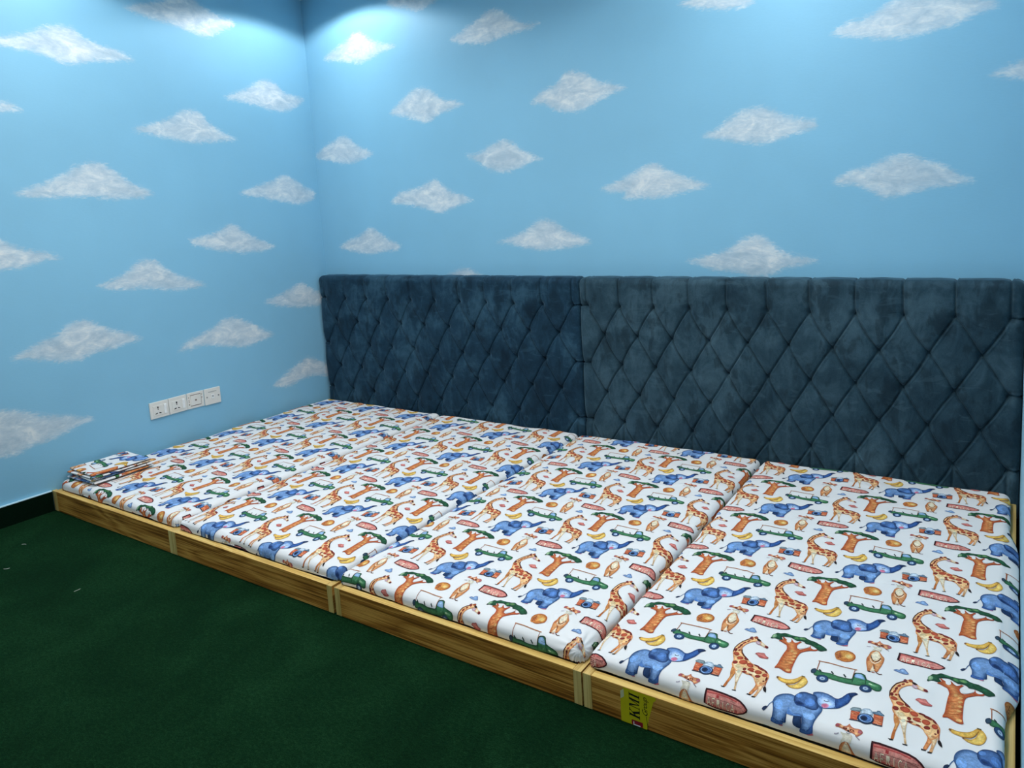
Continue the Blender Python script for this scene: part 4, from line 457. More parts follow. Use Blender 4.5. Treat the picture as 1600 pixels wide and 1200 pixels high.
([0.2083,0.2382,0.2076,0.2348,0.2054,0.2321,0.2021,0.2303,0.1979,0.2296,0.1935,0.2302,0.1893,0.2319,0.1859,0.2346,0.1836,0.2380,0.1828,0.2416,0.1835,0.2450,0.1857,0.2477,0.1891,0.2495,0.1932,0.2502,0.1977,0.2496,0.2018,0.2478,0.2053,0.2451,0.2075,0.2418],(60,24,22),(120,56,36),3,1),
([0.1837,0.2295,0.1834,0.2272,0.1824,0.2251,0.1807,0.2237,0.1787,0.2229,0.1765,0.2230,0.1744,0.2238,0.1726,0.2253,0.1714,0.2274,0.1709,0.2297,0.1712,0.2320,0.1722,0.2341,0.1739,0.2355,0.1759,0.2363,0.1781,0.2362,0.1802,0.2354,0.1820,0.2339,0.1832,0.2318],(50,34,36),(50,34,36),4,1),
([0.1780,0.2498,0.1784,0.2459,0.1780,0.2421,0.1771,0.2389,0.1757,0.2367,0.1740,0.2357,0.1721,0.2361,0.1704,0.2378,0.1689,0.2406,0.1680,0.2442,0.1677,0.2481,0.1680,0.2519,0.1689,0.2551,0.1703,0.2573,0.1721,0.2583,0.1739,0.2579,0.1757,0.2562,0.1771,0.2534],(244,214,182),(244,214,182),4,1),
([0.1670,0.2151,0.1762,0.2105,0.1867,0.2152,0.1910,0.2237,0.1898,0.2263,0.1859,0.2183,0.1760,0.2139,0.1673,0.2183],(90,70,90),(90,70,90),2,0),
([0.1448,0.2524,0.1444,0.2497,0.1431,0.2473,0.1411,0.2456,0.1385,0.2447,0.1357,0.2447,0.1330,0.2457,0.1308,0.2476,0.1293,0.2500,0.1286,0.2528,0.1290,0.2555,0.1303,0.2579,0.1323,0.2596,0.1349,0.2605,0.1377,0.2604,0.1404,0.2594,0.1427,0.2576,0.1442,0.2551],(236,186,130),(236,186,130),4,1),
([0.2304,0.2263,0.2299,0.2236,0.2285,0.2213,0.2262,0.2196,0.2233,0.2187,0.2202,0.2188,0.2172,0.2198,0.2148,0.2216,0.2131,0.2239,0.2125,0.2266,0.2129,0.2293,0.2144,0.2317,0.2167,0.2334,0.2196,0.2343,0.2227,0.2342,0.2257,0.2332,0.2281,0.2314,0.2298,0.2290],(236,186,130),(236,186,130),4,1),
]
CLOUDS_LEFT = [
[-1.813,2.238,-1.734,2.277,-1.627,2.312,-1.562,2.349,-1.475,2.375,-1.418,2.374,-1.372,2.331,-1.299,2.308,-1.207,2.290,-1.131,2.255,-1.213,2.240,-1.310,2.223,-1.404,2.200,-1.478,2.188,-1.545,2.213,-1.624,2.227,-1.740,2.232,-1.802,2.229],
[-1.149,2.526,-1.040,2.564,-0.931,2.599,-0.871,2.649,-0.758,2.664,-0.724,2.628,-0.621,2.581,-0.519,2.572,-0.496,2.549,-0.591,2.496,-0.688,2.443,-0.784,2.454,-0.884,2.476,-0.998,2.489,-1.106,2.506],
[-1.825,1.964,-1.773,1.982,-1.735,1.979,-1.687,1.948,-1.740,1.942,-1.817,1.929],
[-0.628,2.111,-0.471,2.180,-0.351,2.247,-0.260,2.234,-0.195,2.182,-0.048,2.155,-0.158,2.076,-0.281,2.058,-0.416,2.082,-0.546,2.096],
[-1.193,1.886,-1.068,1.932,-0.956,1.974,-0.895,2.014,-0.793,2.012,-0.748,1.961,-0.654,1.901,-0.570,1.868,-0.660,1.852,-0.861,1.835,-1.007,1.852,-1.127,1.873],
[-1.777,1.559,-1.657,1.599,-1.557,1.646,-1.494,1.689,-1.411,1.714,-1.351,1.702,-1.283,1.654,-1.223,1.604,-1.148,1.575,-1.111,1.546,-1.154,1.529,-1.300,1.521,-1.434,1.534,-1.562,1.536,-1.693,1.531,-1.745,1.539],
[-0.596,1.547,-0.476,1.591,-0.366,1.618,-0.266,1.659,-0.187,1.632,-0.108,1.584,-0.027,1.541,-0.049,1.498,-0.173,1.468,-0.302,1.489,-0.440,1.514,-0.558,1.533],
[-0.949,1.284,-0.850,1.303,-0.767,1.323,-0.678,1.365,-0.625,1.341,-0.544,1.284,-0.458,1.245,-0.385,1.207,-0.465,1.185,-0.601,1.183,-0.727,1.199,-0.858,1.235,-0.933,1.259],
[-1.941,1.324,-1.856,1.348,-1.809,1.315,-1.734,1.284,-1.663,1.268,-1.615,1.236,-1.695,1.229,-1.770,1.210,-1.875,1.202,-1.958,1.199],
[-1.462,1.079,-1.374,1.110,-1.304,1.142,-1.243,1.188,-1.150,1.188,-1.108,1.146,-1.030,1.090,-0.946,1.056,-0.875,1.017,-0.990,1.006,-1.089,1.012,-1.205,1.036,-1.328,1.044,-1.413,1.052],
[-0.504,0.865,-0.390,0.898,-0.288,0.934,-0.218,0.954,-0.137,0.908,-0.055,0.854,-0.024,0.806,-0.045,0.786,-0.134,0.784,-0.271,0.794,-0.414,0.829],
[-1.888,0.776,-1.812,0.818,-1.745,0.847,-1.688,0.858,-1.624,0.906,-1.544,0.917,-1.487,0.884,-1.429,0.846,-1.346,0.814,-1.278,0.773,-1.353,0.757,-1.441,0.745,-1.536,0.736,-1.590,0.714,-1.713,0.734,-1.819,0.767],
[-1.089,0.664,-1.027,0.708,-0.946,0.738,-0.864,0.761,-0.790,0.801,-0.706,0.797,-0.610,0.745,-0.525,0.691,-0.460,0.651,-0.564,0.622,-0.671,0.609,-0.797,0.633,-0.929,0.665,-1.034,0.660],
[-0.508,0.319,-0.422,0.370,-0.316,0.418,-0.227,0.450,-0.126,0.407,-0.040,0.359,-0.049,0.285,-0.173,0.313,-0.295,0.312,-0.382,0.289],
[-2.052,0.557,-1.960,0.552,-1.908,0.546,-1.866,0.523,-1.814,0.496,-1.744,0.472,-1.676,0.453,-1.624,0.429,-1.575,0.412,-1.571,0.395,-1.618,0.389,-1.676,0.375,-1.743,0.360,-1.797,0.346,-1.865,0.343,-1.927,0.322,-1.989,0.330,-2.058,0.342],
]
CLOUDS_BACK = [
[0.717,1.988,0.825,2.052,0.911,2.100,1.008,2.107,1.067,2.080,1.154,2.019,1.257,2.001,1.306,1.973,1.208,1.956,1.115,1.933,1.018,1.901,0.940,1.920,0.846,1.950,0.749,1.973],
[0.006,1.775,0.078,1.834,0.179,1.864,0.288,1.895,0.349,1.867,0.433,1.810,0.552,1.762,0.459,1.733,0.347,1.713,0.236,1.721,0.124,1.746],
[1.288,1.690,1.390,1.692,1.479,1.729,1.564,1.752,1.630,1.732,1.694,1.683,1.758,1.656,1.823,1.625,1.755,1.614,1.687,1.592,1.605,1.571,1.522,1.572,1.439,1.600,1.371,1.644],
[0.662,1.441,0.729,1.499,0.848,1.516,0.948,1.534,1.047,1.564,1.105,1.525,1.178,1.480,1.252,1.464,1.323,1.426,1.247,1.407,1.153,1.382,1.058,1.363,0.949,1.391,0.821,1.421,0.704,1.433],
[0.151,1.168,0.244,1.213,0.362,1.249,0.450,1.294,0.528,1.270,0.610,1.218,0.726,1.172,0.706,1.147,0.583,1.136,0.438,1.121,0.310,1.136,0.198,1.154],
[1.483,1.176,1.605,1.213,1.703,1.249,1.759,1.286,1.825,1.299,1.888,1.281,1.949,1.237,2.022,1.208,2.111,1.169,2.018,1.145,1.891,1.131,1.761,1.129,1.655,1.145,1.574,1.169],
[1.050,0.955,1.149,1.010,1.243,1.030,1.330,0.998,1.400,0.958,1.323,0.910,1.140,0.908],
[1.771,1.923,1.840,1.979,1.930,1.999,1.983,2.048,2.045,2.056,2.127,2.028,2.195,1.984,2.264,1.965,2.347,1.933,2.261,1.911,2.178,1.882,2.093,1.851,1.983,1.854,1.910,1.877,1.861,1.909],
[2.734,1.658,2.813,1.683,2.873,1.727,2.949,1.759,3.041,1.760,3.112,1.723,3.173,1.699,3.259,1.677,3.276,1.647,3.216,1.634,3.129,1.616,3.038,1.594,2.946,1.605,2.851,1.629],
[2.176,1.439,2.262,1.472,2.367,1.510,2.435,1.545,2.490,1.553,2.553,1.516,2.646,1.476,2.717,1.448,2.772,1.427,2.675,1.403,2.581,1.388,2.473,1.379,2.361,1.382,2.305,1.385,2.317,1.413,2.225,1.428],
[2.638,1.063,2.738,1.086,2.839,1.110,2.899,1.151,2.985,1.184,3.050,1.158,3.096,1.115,3.167,1.087,3.273,1.064,3.211,1.041,3.113,1.023,3.048,0.991,2.972,0.985,2.896,1.009,2.787,1.018,2.716,1.043],
[2.642,2.274,2.721,2.302,2.926,2.273,3.002,2.218,2.924,2.206,2.812,2.221,2.719,2.251],
[3.329,2.027,3.387,2.059,3.481,2.076,3.554,2.114,3.616,2.131,3.787,2.102,3.925,2.058,3.941,2.029,3.870,2.011,3.789,1.985,3.705,1.972,3.618,1.967,3.509,1.976,3.416,2.000],
[3.915,1.780,3.962,1.800,4.026,1.818,4.077,1.819,4.109,1.762,4.079,1.740,3.987,1.757],
[3.332,1.398,3.397,1.446,3.493,1.464,3.549,1.494,3.622,1.503,3.685,1.479,3.764,1.444,3.824,1.406,3.875,1.377,3.799,1.365,3.713,1.356,3.624,1.336,3.531,1.326,3.493,1.353,3.416,1.388],
[0.172,2.390,0.276,2.442,0.373,2.468,0.454,2.501,0.515,2.504,0.570,2.472,0.639,2.431,0.736,2.402,0.817,2.373,0.703,2.361,0.612,2.335,0.507,2.320,0.387,2.342,0.265,2.369],
[0.757,2.641,0.810,2.669,1.075,2.628,1.160,2.575,1.067,2.550,1.000,2.541,0.910,2.579,0.815,2.596],
[1.232,2.344,1.303,2.365,1.392,2.400,1.478,2.435,1.539,2.455,1.617,2.434,1.660,2.402,1.723,2.356,1.799,2.336,1.857,2.327,1.764,2.306,1.652,2.303,1.571,2.290,1.489,2.279,1.394,2.294,1.298,2.315],
]


# ------------------------------------------------------------ room shell
def seg_dist(P, A, B):
    d = B-A; L2 = (d*d).sum()+1e-12
    t = np.clip(((P-A)@d)/L2, 0, 1); q = A+t[:, None]*d
    return np.sqrt(((P-q)**2).sum(1))
def inside(P, poly):
    r = np.zeros(len(P), bool); n = len(poly); j = n-1
    for i in range(n):
        xi, yi = poly[i]; xj, yj = poly[j]
        c = ((yi > P[:, 1]) != (yj > P[:, 1])) & (P[:, 0] < (xj-xi)*(P[:, 1]-yi)/((yj-yi) or 1e-12)+xi)
        r ^= c; j = i
    return r
def smooth_poly(P, step, sm=1):
    P = np.array(P, float); n = len(P); out = []
    for i in range(n):
        p0, p1, p2, p3 = P[i-1], P[i], P[(i+1) % n], P[(i+2) % n]
        k = max(1, int(np.linalg.norm(p2-p1)/step))
        for a in range(k):
            t = a/k
            if sm:
                m1 = (p2-p0)*.42; m2 = (p3-p1)*.42
                cap = np.linalg.norm(p2-p1)
                for m_ in (m1, m2):
                    l = np.linalg.norm(m_)
                    if l > cap: m_ *= cap/l
                out.append((2*t**3-3*t**2+1)*p1+(t**3-2*t**2+t)*m1+(-2*t**3+3*t**2)*p2+(t**3-t**2)*m2)
            else: out.append(p1+(p2-p1)*t)
    return np.array(out)

def painted_wall(name, a0, a1, z1, clouds, place, step=.014):
    """wall grid carrying the painted clouds' distance field; place(a, z) -> xyz"""
    na = int((a1-a0)/step); nz = int(z1/step)
    A_, Z_ = np.meshgrid(np.linspace(a0, a1, na+1), np.linspace(0, z1, nz+1), indexing='ij')
    P = np.stack([A_.ravel(), Z_.ravel()], 1); sdf = np.full(len(P), -.5)
    for c in clouds:
        poly = smooth_poly(np.array(c).reshape(-1, 2), .03)
        lo = poly.min(0)-.1; hi = poly.max(0)+.1
        idx = np.where(((P > lo) & (P < hi)).all(1))[0]
        if not len(idx): continue
        Q = P[idx]; d = np.full(len(Q), 9.)
        for i in range(len(poly)): d = np.minimum(d, seg_dist(Q, poly[i-1], poly[i]))
        ins = inside(Q, poly); sdf[idx] = np.maximum(sdf[idx], np.where(ins, d, -d))
    V = [place(a, z) for a, z in P]
    F = [(i*(nz+1)+j, (i+1)*(nz+1)+j, (i+1)*(nz+1)+j+1, i*(nz+1)+j+1) for i in range(na) for j in range(nz)]
    me = mesh(name, V, F)
    at = me.attributes.new('cloud', 'FLOAT', 'POINT'); at.data.foreach_set('value', sdf)
    return tag(link(name, me, M['wall']), kind='structure')
def slab(name, m, *b):
    return tag(link(name, box_mesh(name, *b), m), kind='structure')
XR, YF, XE = 4.057, -5.3, 5.7
painted_wall('wall_back', 0, XR, CEIL, CLOUDS_BACK, lambda a, z: (a, 0, z))
painted_wall('wall_left', YF, 0, CEIL, CLOUDS_LEFT, lambda a, z: (0, a, z))
slab('wall_right', M['plasterb'], XR, XR+.12, -2.02, .0, 0, CEIL)
slab('wall_far_right', M['plasterb'], XE, XE+.1, YF, 0, 0, CEIL)
slab('wall_back_right', M['plasterb'], XR+.12, XE, 0, .1, 0, CEIL)
slab('wall_front', M['plasterb'], 0, XE, YF-.1, YF, 0, CEIL)
slab('ceiling', M['ceil'], 0, XE, YF, 0, CEIL, CEIL+.1)
slab('floor', M['carpet'], 0, XE, YF, 0, -.06, 0)
slab('baseboard_left', M['skirt'], .0005, .013, YF, -1.806, .0002, .099)
slab('trim_1', M['caulk'], .0005, .0135, YF, -1.806, .0992, .103)

# ------------------------------------------------------------ ceiling downlights and added fill panels
def disc(bm, r, z, seg=28, depth=0.0, r2=None):
    bmesh.ops.create_cone(bm, cap_ends=True, segments=seg, radius1=r, radius2=r2 if r2 is not None else r, depth=depth, matrix=Matrix.Translation((0, 0, z)))
def lathe(prof, seg=32):
    V = []; F = []; n = len(prof)
    for k in range(seg):
        a = 2*PI*k/seg
        for r, z in prof: V.append((r*math.cos(a), r*math.sin(a), z))
    for k in range(seg):
        for i in range(n-1): F.append((k*n+i, ((k+1) % seg)*n+i, ((k+1) % seg)*n+i+1, k*n+i+1))
    return V, F
lv, lf = lathe([(.034, -.006), (.05, -.010), (.056, -.006), (.057, 0), (.034, 0), (.034, -.006)])
ring_me = mesh('trim_ring', lv, lf, True); bm = bmesh.new(); disc(bm, .033, -.003, depth=.002); lens_me = bm_mesh('lens', bm)
places = ['beside the left corner above the beds', 'over the right end of the headboards', 'along the cloud wall over the nearest left bed', 'over the right bed', 'by the left wall behind the viewer', 'in the right part of the room behind the viewer']
for (x, y), pl in zip(SPOTS, places):
    t = tag(empty('ceiling_downlight', (x, y, CEIL)), 'small round recessed ceiling spotlight '+pl, 'ceiling light', 'round downlights in the ceiling')
    link('trim_ring', ring_me, M['plastic_w'], t); link('lens', lens_me, M['lens'], t)
    l = bpy.data.lights.new('lamp', 'SPOT'); l.energy = SPOT_W*(1.0 if y > -1 else .6); l.spot_size = math.radians(SPOT_ANGLE); l.spot_blend = SPOT_BLEND; l.shadow_soft_size = .035
    l.color = (.96, .985, 1.0)
    o = bpy.data.objects.new('lamp', l); C.objects.link(o); o.parent = t; o.location = (0, 0, -.014)
for i, (x, y, sx, sy, pw) in enumerate(FILL_PANELS):  # unseen panels added for soft, even light over the beds
    fill_light(x, y, sx, sy, pw)
    t = tag(empty('fill_panel', (x, y, CEIL)), 'added square fill light panel out of view at the ceiling, '+['left one before the beds', 'right one before the beds', 'left one at the rear of the room', 'right one at the rear of the room'][i], 'ceiling light', 'added fill light panels at the ceiling')
    bm = bmesh.new()
    for b_ in ((-.32, .32, -.32, -.3), (-.32, .32, .3, .32), (-.32, -.3, -.3, .3), (.3, .32, -.3, .3)): add_box(bm, *b_, -.02, 0, .002)
    link('frame', bm_mesh('panel_frame', bm), M['plastic_w'], t)
    link('diffuser', box_mesh('panel_diffuser', -.2995, .2995, -.2995, .2995, -.014, -.006), M['lens'], t)

# ------------------------------------------------------------ print tile as triangles in metres
LAT = np.array([[.3863, .0111], [-.0002, .3601]])       # columns: the two repeat vectors of the fabric
def tri_layer(st, ci, ce, w, sm):
    P = np.array(st).reshape(-1, 2)@LAT.T
    per = np.linalg.norm(np.roll(P, -1, 0)-P, axis=1).sum()
    O = smooth_poly(P, .0035, sm)
    lo, hi = O.min(0), O.max(0); g = .0048; ins = np.zeros((0, 2))
    if (hi-lo).min() > .008:
        gx, gy = np.meshgrid(np.arange(lo[0], hi[0], g), np.arange(lo[1], hi[1], g)); Q = np.stack([gx.ravel(), gy.ravel()], 1)
        Q = Q[inside(Q, O)]
        if len(Q):
            d = np.full(len(Q), 9.)
            for i in range(len(O)): d = np.minimum(d, seg_dist(Q, O[i-1], O[i]))
            ins = Q[d > .0018]
    V = [Vector(q) for q in O]+[Vector(q) for q in ins]
    r = delaunay_2d_cdt(V, [], [list(range(len(O)))], 1, 1e-6)
    vv = np.array([tuple(v) for v in r[0]]); ff = [f for f in r[2]]
    if not len(ff): return None
    tris = []
    for f in ff:
        for k in range(1, len(f)-1): tris.append((f[0], f[k], f[k+1]))
    d = np.full(len(vv), 9.)
    for i in range(len(O)): d = np.minimum(d, seg_dist(vv, O[i-1], O[i]))
    t = np.clip(d*1000/max(w, .5), 0, 1); t = t*t*(3-2*t)
    a, b_ = np.array(lin(ci)[:3]), np.array(lin(ce)[:3])
    col = b_[None]*(1-t[:, None])+a[None]*t[:, None]
    col = col**1.1; col = col*.94+col.mean(1, keepdims=True)*.05
    white = ci[0] == 235 and ci[2] == 246
    if white: col[:] = COTTON
    return vv, np.array(tris), np.concatenate([col, np.full((len(vv), 1), 0. if white else 1.)], 1)
COTTON = np.array([.79, .78, .77])
TILE = []
_v = []; _t = []; _c = []; _l = []; base = 0
_boxes = []
for k, (st_, ci, ce, w, sm) in enumerate(PRINT):
    r = tri_layer(st_, ci, ce, w, sm)
    if r is None: continue
    vv, tt, cc = r
    lo, hi = vv.min(0), vv.max(0); lev = 0                     # stacking level only where artwork overlaps
    for (l2, h2, q) in _boxes:
        if (lo < h2).all() and (l2 < hi).all(): lev = max(lev, q+1)
    _boxes.append((lo, hi, lev))
    _v.append(vv); _t.append(tt+base); _c.append(cc); _l.append(np.full(len(vv), lev)); base += len(vv)
TV = np.concatenate(_v); TT = np.concatenate(_t); TC = np.concatenate(_c); TL = np.concatenate(_l)
TST = TV@np.linalg.inv(LAT).T
print('print tile', len(TV), 'verts', len(TT), 'tris, levels', TL.max())

# ------------------------------------------------------------ cloth wrapped over a rounded slab
def wave(P, seed, amp, lam, n=7):
    r = np.random.RandomState(seed); h = np.zeros(len(P))
    for _ in range(n):
        a = r.uniform(0, 2*PI); k = 2*PI/(lam*r.uniform(.6, 1.8)); h += np.sin(k*(P[:, 0]*math.cos(a)+P[:, 1]*math.sin(a))+r.uniform(0, 6.3))
    return h*amp/math.sqrt(n)
def crease(P, a, b, w, h):
    d = seg_dist(P, np.array(a, float), np.array(b, float)); return h*np.exp(-(d/w)**2)
def wrap(P, rect, zt, r, drop, tuck, disp):
    x0, x1, y0, y1 = rect
    c = np.stack([np.clip(P[:, 0], x0+r, x1-r), np.clip(P[:, 1], y0+r, y1-r)], 1)
    d = P-c; s = np.sqrt((d**2).sum(1)); u = d/np.maximum(s, 1e-9)[:, None]
    arc = r*PI/2; smax = arc+drop+tuck; s = np.minimum(s, smax)
    a = np.clip(s/r, 0, PI/2); t = np.clip(s-arc, 0, drop); q = np.clip(s-arc-drop, 0, tuck)
    hor = np.where(s < arc, r*np.sin(a), r)-q*.95; z = np.where(s < arc, -r*(1-np.cos(a)), -r-t)-q*.25
    nh = np.where(q > 0, .3, np.where(s < arc, np.sin(a), 1.)); nz = np.where(q > 0, -.9, np.where(s < arc, np.cos(a), 0.))
    X = np.stack([c[:, 0]+u[:, 0]*hor, c[:, 1]+u[:, 1]*hor, zt+z], 1)
    Nn = np.stack([u[:, 0]*nh, u[:, 1]*nh, nz], 1)
    flat = np.maximum(0, 1-s/arc)
    dd = disp(P, s, flat)
    corner = np.clip(np.minimum(abs(d[:, 0]), abs(d[:, 1]))/r, 0, 1)
    th = np.arctan2(abs(d[:, 1]), abs(d[:, 0])+1e-9)
    dd = dd+corner*.0022*np.sin(th*16)*np.clip(s/arc, 0, 1)
    return X, Nn, dd, s, smax
def lines(a, b, r, smax):
    fine = .0035; k = int((smax)/fine)+1
    e = np.linspace(-(smax-r), r+.004, k+2)
    mid = np.linspace(r+.004, (b-a)-r-.004, max(3, int((b-a-2*r)/.0065)))
    return np.concatenate([a+e, a+mid[1:-1], b-e[::-1]])
def printed_cloth(name, rect, zt, r, drop, tuck, latt, disp, parent=None, bottom=None, post=None):
    """latt = (origin, a1, a2) of the print on this cloth, in the cloth's own plane"""
    smax = r*PI/2+drop+tuck
    U = lines(rect[0], rect[1], r, smax); Vv = lines(rect[2], rect[3], r, smax)
    gu, gv = np.meshgrid(U, Vv, indexing='ij'); P = np.stack([gu.ravel(), gv.ravel()], 1)
    X, Nn, dd, s, _ = wrap(P, rect, zt, r, drop, tuck, disp)
    X = X+Nn*dd[:, None]
    if post: X = post(X, s)
    # raw distance to drop unused cells
    c = np.stack([np.clip(P[:, 0], rect[0]+r, rect[1]-r), np.clip(P[:, 1], rect[2]+r, rect[3]-r)], 1)
    sr = np.sqrt(((P-c)**2).sum(1)).reshape(gu.shape)
    nu, nv = gu.shape; I = np.arange(nu*nv).reshape(nu, nv)
    Q = np.stack([I[:-1, :-1], I[1:, :-1], I[1:, 1:], I[:-1, 1:]], -1).reshape(-1, 4)
    keep = (sr.ravel()[Q] < smax+.0005).any(1); Q = Q[keep]
    used = np.zeros(nu*nv, bool); used[Q.ravel()] = True; rem = np.cumsum(used)-1
    vs_ = [X[used]]; cols = [np.tile(np.array([*COTTON, 0.]), (used.sum(), 1))]; quads = rem[Q]; tris = []
    nb = used.sum()
    if bottom is not None:                       # closed underside
        x0, x1, y0, y1 = rect; i_ = tuck*.9
        vb = np.array([(x0+i_, y0+i_, bottom), (x1-i_, y0+i_, bottom), (x1-i_, y1-i_, bottom), (x0+i_, y1-i_, bottom)])
        vs_.append(vb); cols.append(np.tile(np.array([*COTTON, 0.]), (4, 1))); quads = np.concatenate([quads, [[nb+3, nb+2, nb+1, nb]]]); nb += 4
    # print
    O, a1, a2 = (np.array(q, float) for q in latt); A_ = np.stack([a1, a2], 1); Ai = np.linalg.inv(A_)
    cor = np.array([(rect[i], rect[j]) for i in (0, 1) for j in (2, 3)]); st_ = (cor-O)@Ai.T
    lo = np.floor(st_.min(0)-1.2).astype(int); hi = np.ceil(st_.max(0)+1.2).astype(int)
    for i in range(lo[0], hi[0]+1):
        for j in range(lo[1], hi[1]+1):
            Pp = O+(TST+np.array([i, j]))@A_.T
            cc = np.stack([np.clip(Pp[:, 0], rect[0]+r, rect[1]-r), np.clip(Pp[:, 1], rect[2]+r, rect[3]-r)], 1)
            sr_ = np.sqrt(((Pp-cc)**2).sum(1))
            kt = (sr_[TT] < smax).all(1)
            if not kt.any(): continue
            T = TT[kt]; us = np.zeros(len(TV), bool); us[T.ravel()] = True; rm = np.cumsum(us)-1
            Xp, Np, dp, sp_, _ = wrap(Pp[us], rect, zt, r, drop, tuck, disp)
            Xp = Xp+Np*(dp+.0008+TL[us]*.00008)[:, None]
            if post: Xp = post(Xp, sp_)
            vs_.append(Xp); cols.append(TC[us]); tris.append(rm[T]+nb); nb += us.sum()
    Vall = np.concatenate(vs_); Call = np.concatenate(cols); Tall = np.concatenate(tris) if tris else np.zeros((0, 3), int)
    me = bpy.data.meshes.new(name)
    me.vertices.add(len(Vall)); me.vertices.foreach_set('co', Vall.astype(np.float32).ravel())
    nl = quads.size+Tall.size; me.loops.add(nl); me.loops.foreach_set('vertex_index', np.concatenate([quads.ravel(), Tall.ravel()]).astype(np.int32))
    npoly = len(quads)+len(Tall); me.polygons.add(npoly)
    me.polygons.foreach_set('loop_start', np.concatenate([np.arange(len(quads))*4, quads.size+np.arange(len(Tall))*3]).astype(np.int32))
    me.update(calc_edges=True); me.validate()
    at = me.color_attributes.new('print', 'FLOAT_COLOR', 'POINT'); at.data.foreach_set('color', Call.astype(np.float32).ravel())
    me.polygons.foreach_set('use_smooth', np.ones(len(me.polygons), bool))
    return link(name, me, M['cotton'], parent)

# ------------------------------------------------------------ the four low beds
SEAM = [(.020, 1.054), (1.055, 2.042), (2.055, 3.0435), (3.0485, 4.046)]
Y0, Y1, HF, TH = -1.802, -.113, .102, .026
which = ['leftmost low oak bed frame against the cloud wall', 'second low oak bed frame from the left wall', 'third low oak bed frame from the left wall', 'rightmost low oak bed frame with a torn yellow sticker on its front']
frames = []


for i, (a, b_) in enumerate(SEAM):
    t = tag(empty('bed_frame', ((a+b_)/2, (Y0+Y1)/2, 0)), which[i], 'bed frame', 'low oak bed frames in a row'); frames.append(t)
    off = Vector((-(a+b_)/2, -(Y0+Y1)/2, 0))
    def board(name, x0, x1, y0, y1, z0, z1, m_body, m_edge, edge_axis=('z',), bev=.0012):
        me = box_mesh(name, x0, x1, y0, y1, z0, z1, bev, 2)
        o = link(name, me, [m_body, m_edge], t, off)
        for p_ in me.polygons:
            n = p_.normal
            if ('z' in edge_axis and n.z > .5) or ('y' in edge_axis and n.y < -.5): p_.material_index = 1
        return o
    w = TH
    so = board('side_board', a, a+w, Y0, Y1, .001, HF, M['woody'], M['edgez'], ('y',))
    for o_, x0 in ((so, a),):
        pass
    s2 = board('side_board', b_-w, b_, Y0, Y1, .001, HF, M['woody'], M['edgez'], ('y',))
    for o_ in (so, s2):
        o_.data.materials.append(M['edgey'])
        for p_ in o_.data.polygons:
            if p_.normal.z > .5: p_.material_index = 2
    board('front_board', a+w+.0004, b_-w-.0004, Y0+.0006, Y0+w, .001, HF, M['wood'], M['edge'])
    board('back_board', a+w+.0004, b_-w-.0004, Y1-w, Y1, .001, HF, M['wood'], M['edge'])
    board('base_panel', a+w+.0004, b_-w-.0004, Y0+w+.0004, Y1-w-.0004, .012, .030, M['edge'], M['edge'])
t0 = frames[0]
link('filler_strip', box_mesh('filler_strip', -.0185, -.0005, 0, .02, .001, HF-.001, .001), M['edgez'], t0, (SEAM[0][0]-t0.location.x, Y0-t0.location.y+.001, 0))

# ------------------------------------------------------------ mattresses under printed sheets
RECTS = [(.034, 1.0535, -1.776, -.116), (1.067, 2.045, -1.777, -.116), (2.056, 3.035, -1.778, -.116), (3.048, 4.026, -1.776, -.116)]
LATS = [((.5447, -1.7689), (.3835, -.0119), (.0041, .3568)), ((1.7061, -1.5263), (.3822, -.0145), (-.0071, .3582)), ((2.8441, -1.7043), (.3846, -.0097), (-.0156, .353)), ((3.6641, -1.479), (.3863, -.0002), (.0111, .3601))]
LAB = ['leftmost mattress in a safari animal print sheet, carrying the folded sheets', 'second mattress from the left wall in a white safari print sheet', 'third mattress from the left with gathered front right sheet corner', 'rightmost mattress in safari print sheet beside the pale right wall']
ZT = .149
def make_disp(i, rect):
    x0, x1, y0, y1 = rect
    r = np.random.RandomState(20+i)
    cr = []
    for _ in range(9):
        cx, cy = r.uniform(x0+.1, x1-.1), r.uniform(y0+.1, y1-.1); a = r.uniform(0, PI); l = r.uniform(.04, .16)
        cr.append(((cx-l*math.cos(a), cy-l*math.sin(a)), (cx+l*math.cos(a), cy+l*math.sin(a)), r.uniform(.007, .012), r.uniform(.0012, .0026)))
    if i == 2:
        for k in range(7):
            a = PI/2+.15+k*.2; cr.append(((x1-.02, y0+.02), (x1-.02+.16*math.cos(a), y0+.02+.16*math.sin(a)), .008, .0022))
    if i == 3: cr += [((3.87, -.42), (3.88, -.78), .003, .0008)]
    def f(P, s, flat):
        h = wave(P, 3+i, .0024, .38)+wave(P, 9+i, .0010, .11)
        for a_, b2, w_, hh in cr: h = h+crease(P, a_, b2, w_, hh)
        if i == 2:
            ax, ay = P[:, 0]-(x1-.01), P[:, 1]-(y0+.01); rd = np.sqrt(ax**2+ay**2)
            h = h+.0038*np.exp(-rd/.075)*np.sin(17*np.arctan2(ay, ax))*np.clip(rd/.02, 0, 1)
        side = np.clip(s/.03, 0, 1)
        h = h*(1-.35*side)+side*wave(P, 40+i, .0012, .16)
        # the top sags a little towards the slab's edge
        dx = np.minimum(np.minimum(P[:, 0]-x0, x1-P[:, 0]), np.minimum(P[:, 1]-y0, y1-P[:, 1]))
        h = h-.004*np.exp(-np.clip(dx, 0, 9)/.05)*(1-side)
        return h-(0, .020, .017, .009)[i]*np.exp(-np.clip(P[:, 0]-x0, 0, 9)/.055)*(1-side)
    return f
